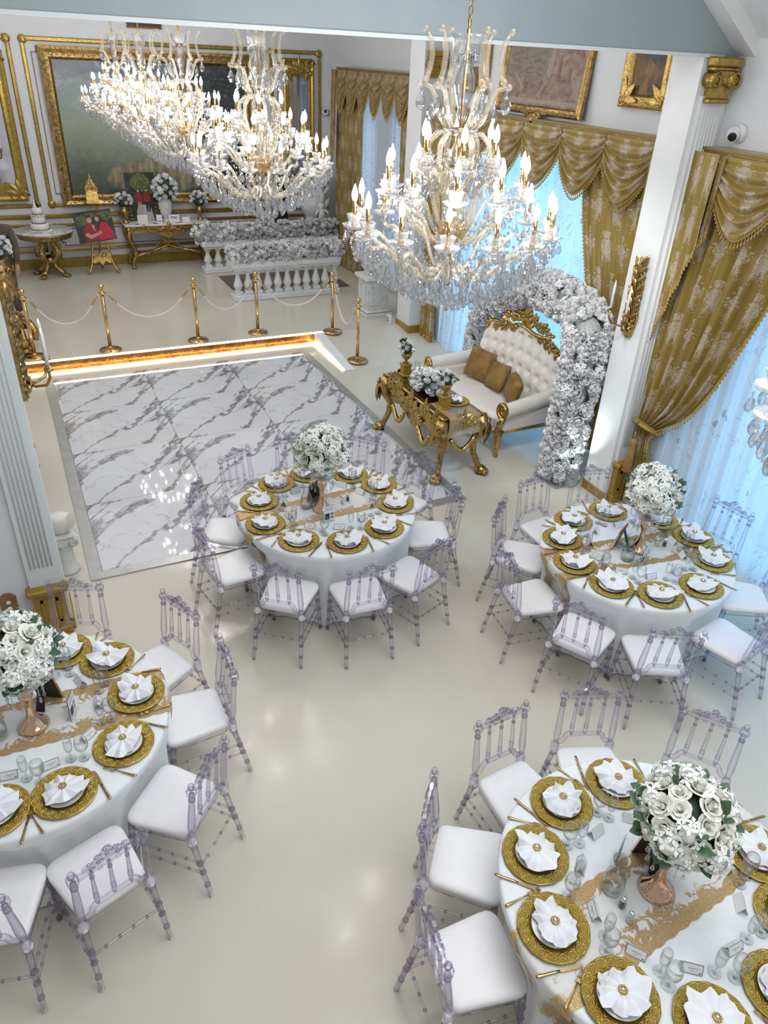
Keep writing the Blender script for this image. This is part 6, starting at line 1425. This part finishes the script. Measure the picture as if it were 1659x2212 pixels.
def pillow(label,M,w,h):
    m=MB(); n=14
    for sg in (-1,1):
        def fn(u,v,sg=sg):
            x=2*u-1; z=2*v-1; e=(1-x**4)*(1-z**4); pin=1-.07*(1-abs(x*z))*(abs(x)**6+abs(z)**6)
            return (x*w/2*pin*(1 if sg>0 else 1),sg*.075*max(0,e)**.45,z*h/2*pin)
        m.grid(fn,n,n)
    o=solo('throw_pillow',m,VELV,label,'pillow',SM@M,'bronze velvet pillows on the sofa')
pillow('large bronze velvet pillow leaning at the left end of the sofa',T(-.43,.10,.685,R(10),R(-16),R(4)),.44,.42)
pillow('dark bronze velvet pillow lying back in the middle of the sofa',T(-.03,.09,.665,R(-8),R(-26),R(-8)),.40,.36)
pillow('small bronze velvet pillow standing on its corner at the right of the sofa',T(.40,.02,.66,R(-24),R(-14),R(9)),.36,.34)
# ------------------------------------------------------------------ gold carved desk in front of the sofa
de=thing('carved_desk','carved gold desk with flowers in front of the white sofa','desk',T(4.17,7.05,0,-pi/2))   # local x along length (+x towards camera), front -y
LX,LY=.735,.265
m=MB(); m.box(-LX,-LY,.735,LX,LY,.775,b=.012); m.box(-LX+.06,-LY+.05,.775,LX-.06,LY-.05,.779); part('top',m,GOLD,de)
m=MB(); 
for y in (-LY+.03,LY-.05): m.prism([(-LX+.06,.735),(LX-.06,.735),(LX-.06,.52),(.52,.46),(.30,.52),(.12,.42),(0,.36),(-.12,.42),(-.30,.52),(-.52,.46),(-LX+.06,.52)],y,y+.02)
for x in (-LX+.03,LX-.05): m.box(x,-LY+.05,.58,x+.02,LY-.05,.735)
part('apron',m,GOLD,de)
m=MB()
rocaille(m,T(0,-LY+.02,.50),.40,.34,31,1.3,0,.022)
for s in (-1,1):
    rocaille(m,T(s*.34,-LY+.02,.58),.36,.28,33,1.3,0,.018); rocaille(m,T(s*.58,-LY+.02,.60),.2,.24,34,.8,0,.016)
    m.tube([(s*(.18+.30*t),-LY+.0,.46-.15*sin(pi*t)) for t in [i/12 for i in range(13)]],[.022+.012*sin(pi*i/12) for i in range(13)],8)
    for i in range(9): t=(i+.5)/9; m.ball((s*(.18+.30*t),-LY-.01,.46-.15*sin(pi*t)),(.022,.024,.022),7,5)
    M=T(s*(LX-.0),0,.60,s*pi/2); rocaille(m,M,.40,.28,36,1.2,0,.018); m.tube([tuple(M@Vector((-.16+.32*t,-.02,-.08-.15*sin(pi*t)))) for t in [i/10 for i in range(11)]],.026,8)
part('carved_garland',m,GOLDB,de)
for sx in (-1,1):
    for sy in (-1,1): m=MB(); cabriole(m,sx*(LX-.08),sy*(LY-.06),0,.72,sx*.5,sy*.5,1.6); part('cabriole_leg',m,GOLD,de)
DM=T(4.17,7.05,0,-pi/2); ZD=.779
def deskurn(label,fl,x,y,seed):
    o=thing('pedestal_urn',label,'urn',DM@T(x,y,ZD)); m=MB(); m.box(-.065,-.065,0,.065,.065,.02,b=.004); m.box(-.05,-.05,.02,.05,.05,.13); m.box(-.062,-.062,.13,.062,.062,.15,b=.004); part('plinth',m,OCHRE,o)
    m=MB(); m.lathe([(.03,.15),(.018,.18),(.02,.20),(.05,.225),(.065,.26),(.075,.285),(.06,.285),(.04,.26)],20); 
    for s in (-1,1): m.tube([(s*.06,0,.24),(s*.09,0,.25),(s*.085,0,.28),(s*.065,0,.275)],.006,6)
    part('bowl',m,OCHRE,o)
    f=thing('rose_bouquet',fl,'flowers',DM@T(x,y,ZD+.345)); bouquet(f,.09,11,0,9,seed,0,.9,-.3,.042,.05,ROSEWM)
deskurn('gold urn on square plinth at the far end of the desk','small white rose ball in the far desk urn',-.58,-.06,51)
deskurn('gold urn on square plinth at the near end of the desk','small white rose ball in the near desk urn',.46,-.10,52)
o=thing('glass_vase','slim clear glass vase beside the far desk urn','vase',DM@T(-.44,.02,ZD)); m=MB(); m.lathe([(0,0),(.035,0),(.037,.01),(.042,.08),(.03,.14),(.026,.17),(.036,.21),(.034,.21),(.0245,.17),(.0285,.14),(.0405,.08),(.035,.012),(0,.008)],24); part('glass_body',m,GLASS,o)
o=thing('rose_bouquet','long low white rose centrepiece lying on the desk','flowers',DM@T(-.02,-.03,ZD+.10,0)@Matrix.Diagonal((1.6,1,.9,1))); bouquet(o,.19,36,6,10,53,0,.8,-.25,.062,.07,ROSEWM)
pc=copy_tree(proto['charger'],DM@T(.33,.09,ZD+.002),'gold charger plate on the sofa desk','', '') if False else None
c_=proto['charger'].copy(); COL.objects.link(c_); c_.matrix_local=DM@T(.36,.10,ZD+.004); tag(c_,'gold charger plate on the desk by the sofa','charger plate','gold charger plates')
nk=make_napkin('white folded napkin on the charger on the desk by the sofa'); nk['group']='fan folded napkins'; nk.matrix_local=DM@T(.36,.10,ZD+.013)
m=MB()
def lr(u,v):
    x=.30+.66*v; y=(-.20+.40*u)
    if x>LX+.006: d=x-LX-.006; return (LX+.03+.012*sin(d*14+u*5),y*(1+.15*d),ZD+.004-d-.0)
    return (x,y,ZD+.003)
m.grid(lr,10,40,0,None,True,lambda u,v:(2*u-1,v*.7+9)); solo('lace_runner',m,LACE,'gold lace runner hanging over the near end of the desk','table runner',DM)
# ------------------------------------------------------------------ lights
def lamp(name,kind,loc,energy,col=(1,1,1),size=.2,rot=(0,0,0),sy=None):
    l=bpy.data.lights.new(name,kind); l.energy=energy; l.color=col
    if kind=='AREA':
        l.size=size
        if sy: l.shape='RECTANGLE'; l.size_y=sy
    else: l.shadow_soft_size=size
    o=bpy.data.objects.new(name,l); COL.objects.link(o); o.location=loc; o.rotation_euler=rot; return o
for x,y,_l in CH_:
    for k in range(5): lamp('chandelier_light','POINT',(x+.46*cos(k*1.2566+.4),y+.46*sin(k*1.2566+.4),3.53),(12 if y>4 else 10),(1,.985,.965),.025)
for (y,yl,z,zl,e,x) in ((2.7,4.4,1.7,3.1,100,6.35),(8.4,4.0,1.7,3.1,95,6.75)):
    lamp('window_daylight','AREA',(x,y,z),e,(.20,.60,1.0),yl,(0,pi/2,0),zl).data.shape='RECTANGLE'
lamp('window_daylight','AREA',(7.6,13.8,2.2),40,(.45,.68,1.0),2.6,(0,pi/2,0),2.8)
lamp('ceiling_fill','AREA',(2.2,1.8,6.4),160,(.96,.98,1.0),3.5,(0,0,0),4.0)  # unseen overhead area lamp, added as fill for the front room
lamp('ceiling_fill','AREA',(2.2,-1.6,5.6),95,(.97,.98,1.0),3.0,(R(-25),0,0),3.0)  # second added fill lamp, tilted, out of view
lamp('ceiling_fill','AREA',(2.4,11.0,5.3),108,(1,.97,.93),5,(0,0,0),10)  # added fill under the rear ceiling, no visible fitting
u_=lamp('uplight_beam','SPOT',(5.22,5.60,.27),45,(.85,.97,1.0),.04,(R(180-10),R(4),0)); u_.data.spot_size=R(95); u_.data.spot_blend=.8
lamp('arch_fill_spot','SPOT',(3.7,4.4,4.1),150,(.97,.99,1.0),.25,Vector((-1.75,-2.1,2.8)).to_track_quat('Z','Y').to_euler()).data.spot_size=R(50)  # added spot without a fitting, brightens the arch flowers
lamp('step_light_glow','AREA',(1.5,11.10,.05),3,(1,.62,.28),5.4,(R(60),0,0),.04)
W_=bpy.data.worlds.new('World'); SC.world=W_; W_.use_nodes=True; bg=W_.node_tree.nodes['Background']; bg.inputs[0].default_value=(.95,.97,1.0,1); bg.inputs[1].default_value=.38
# ------------------------------------------------------------------ camera
cam=bpy.data.cameras.new('Camera'); cam.sensor_fit='VERTICAL'; cam.sensor_height=24; cam.sensor_width=18; cam.lens=CF/2212*24; cam.clip_start=.05; cam.clip_end=100
co=bpy.data.objects.new('Camera',cam); COL.objects.link(co)
co.matrix_world=Matrix(((CR.x,CU.x,-CD.x,0),(CR.y,CU.y,-CD.y,0),(CR.z,CU.z,-CD.z,CH),(0,0,0,1))); SC.camera=co
SC.view_settings.view_transform='Standard'; SC.view_settings.look='None'; SC.view_settings.exposure=0; SC.view_settings.gamma=1
cy=SC.cycles; cy.max_bounces=8; cy.diffuse_bounces=3; cy.glossy_bounces=4; cy.transmission_bounces=6; cy.transparent_max_bounces=22; cy.caustics_reflective=False; cy.caustics_refractive=False
cy.sample_clamp_indirect=3; cy.use_adaptive_sampling=True; cy.adaptive_threshold=.06; cy.use_denoising=True
try: cy.denoiser='OPENIMAGEDENOISE'; cy.denoising_input_passes='RGB_ALBEDO_NORMAL'
except Exception: pass
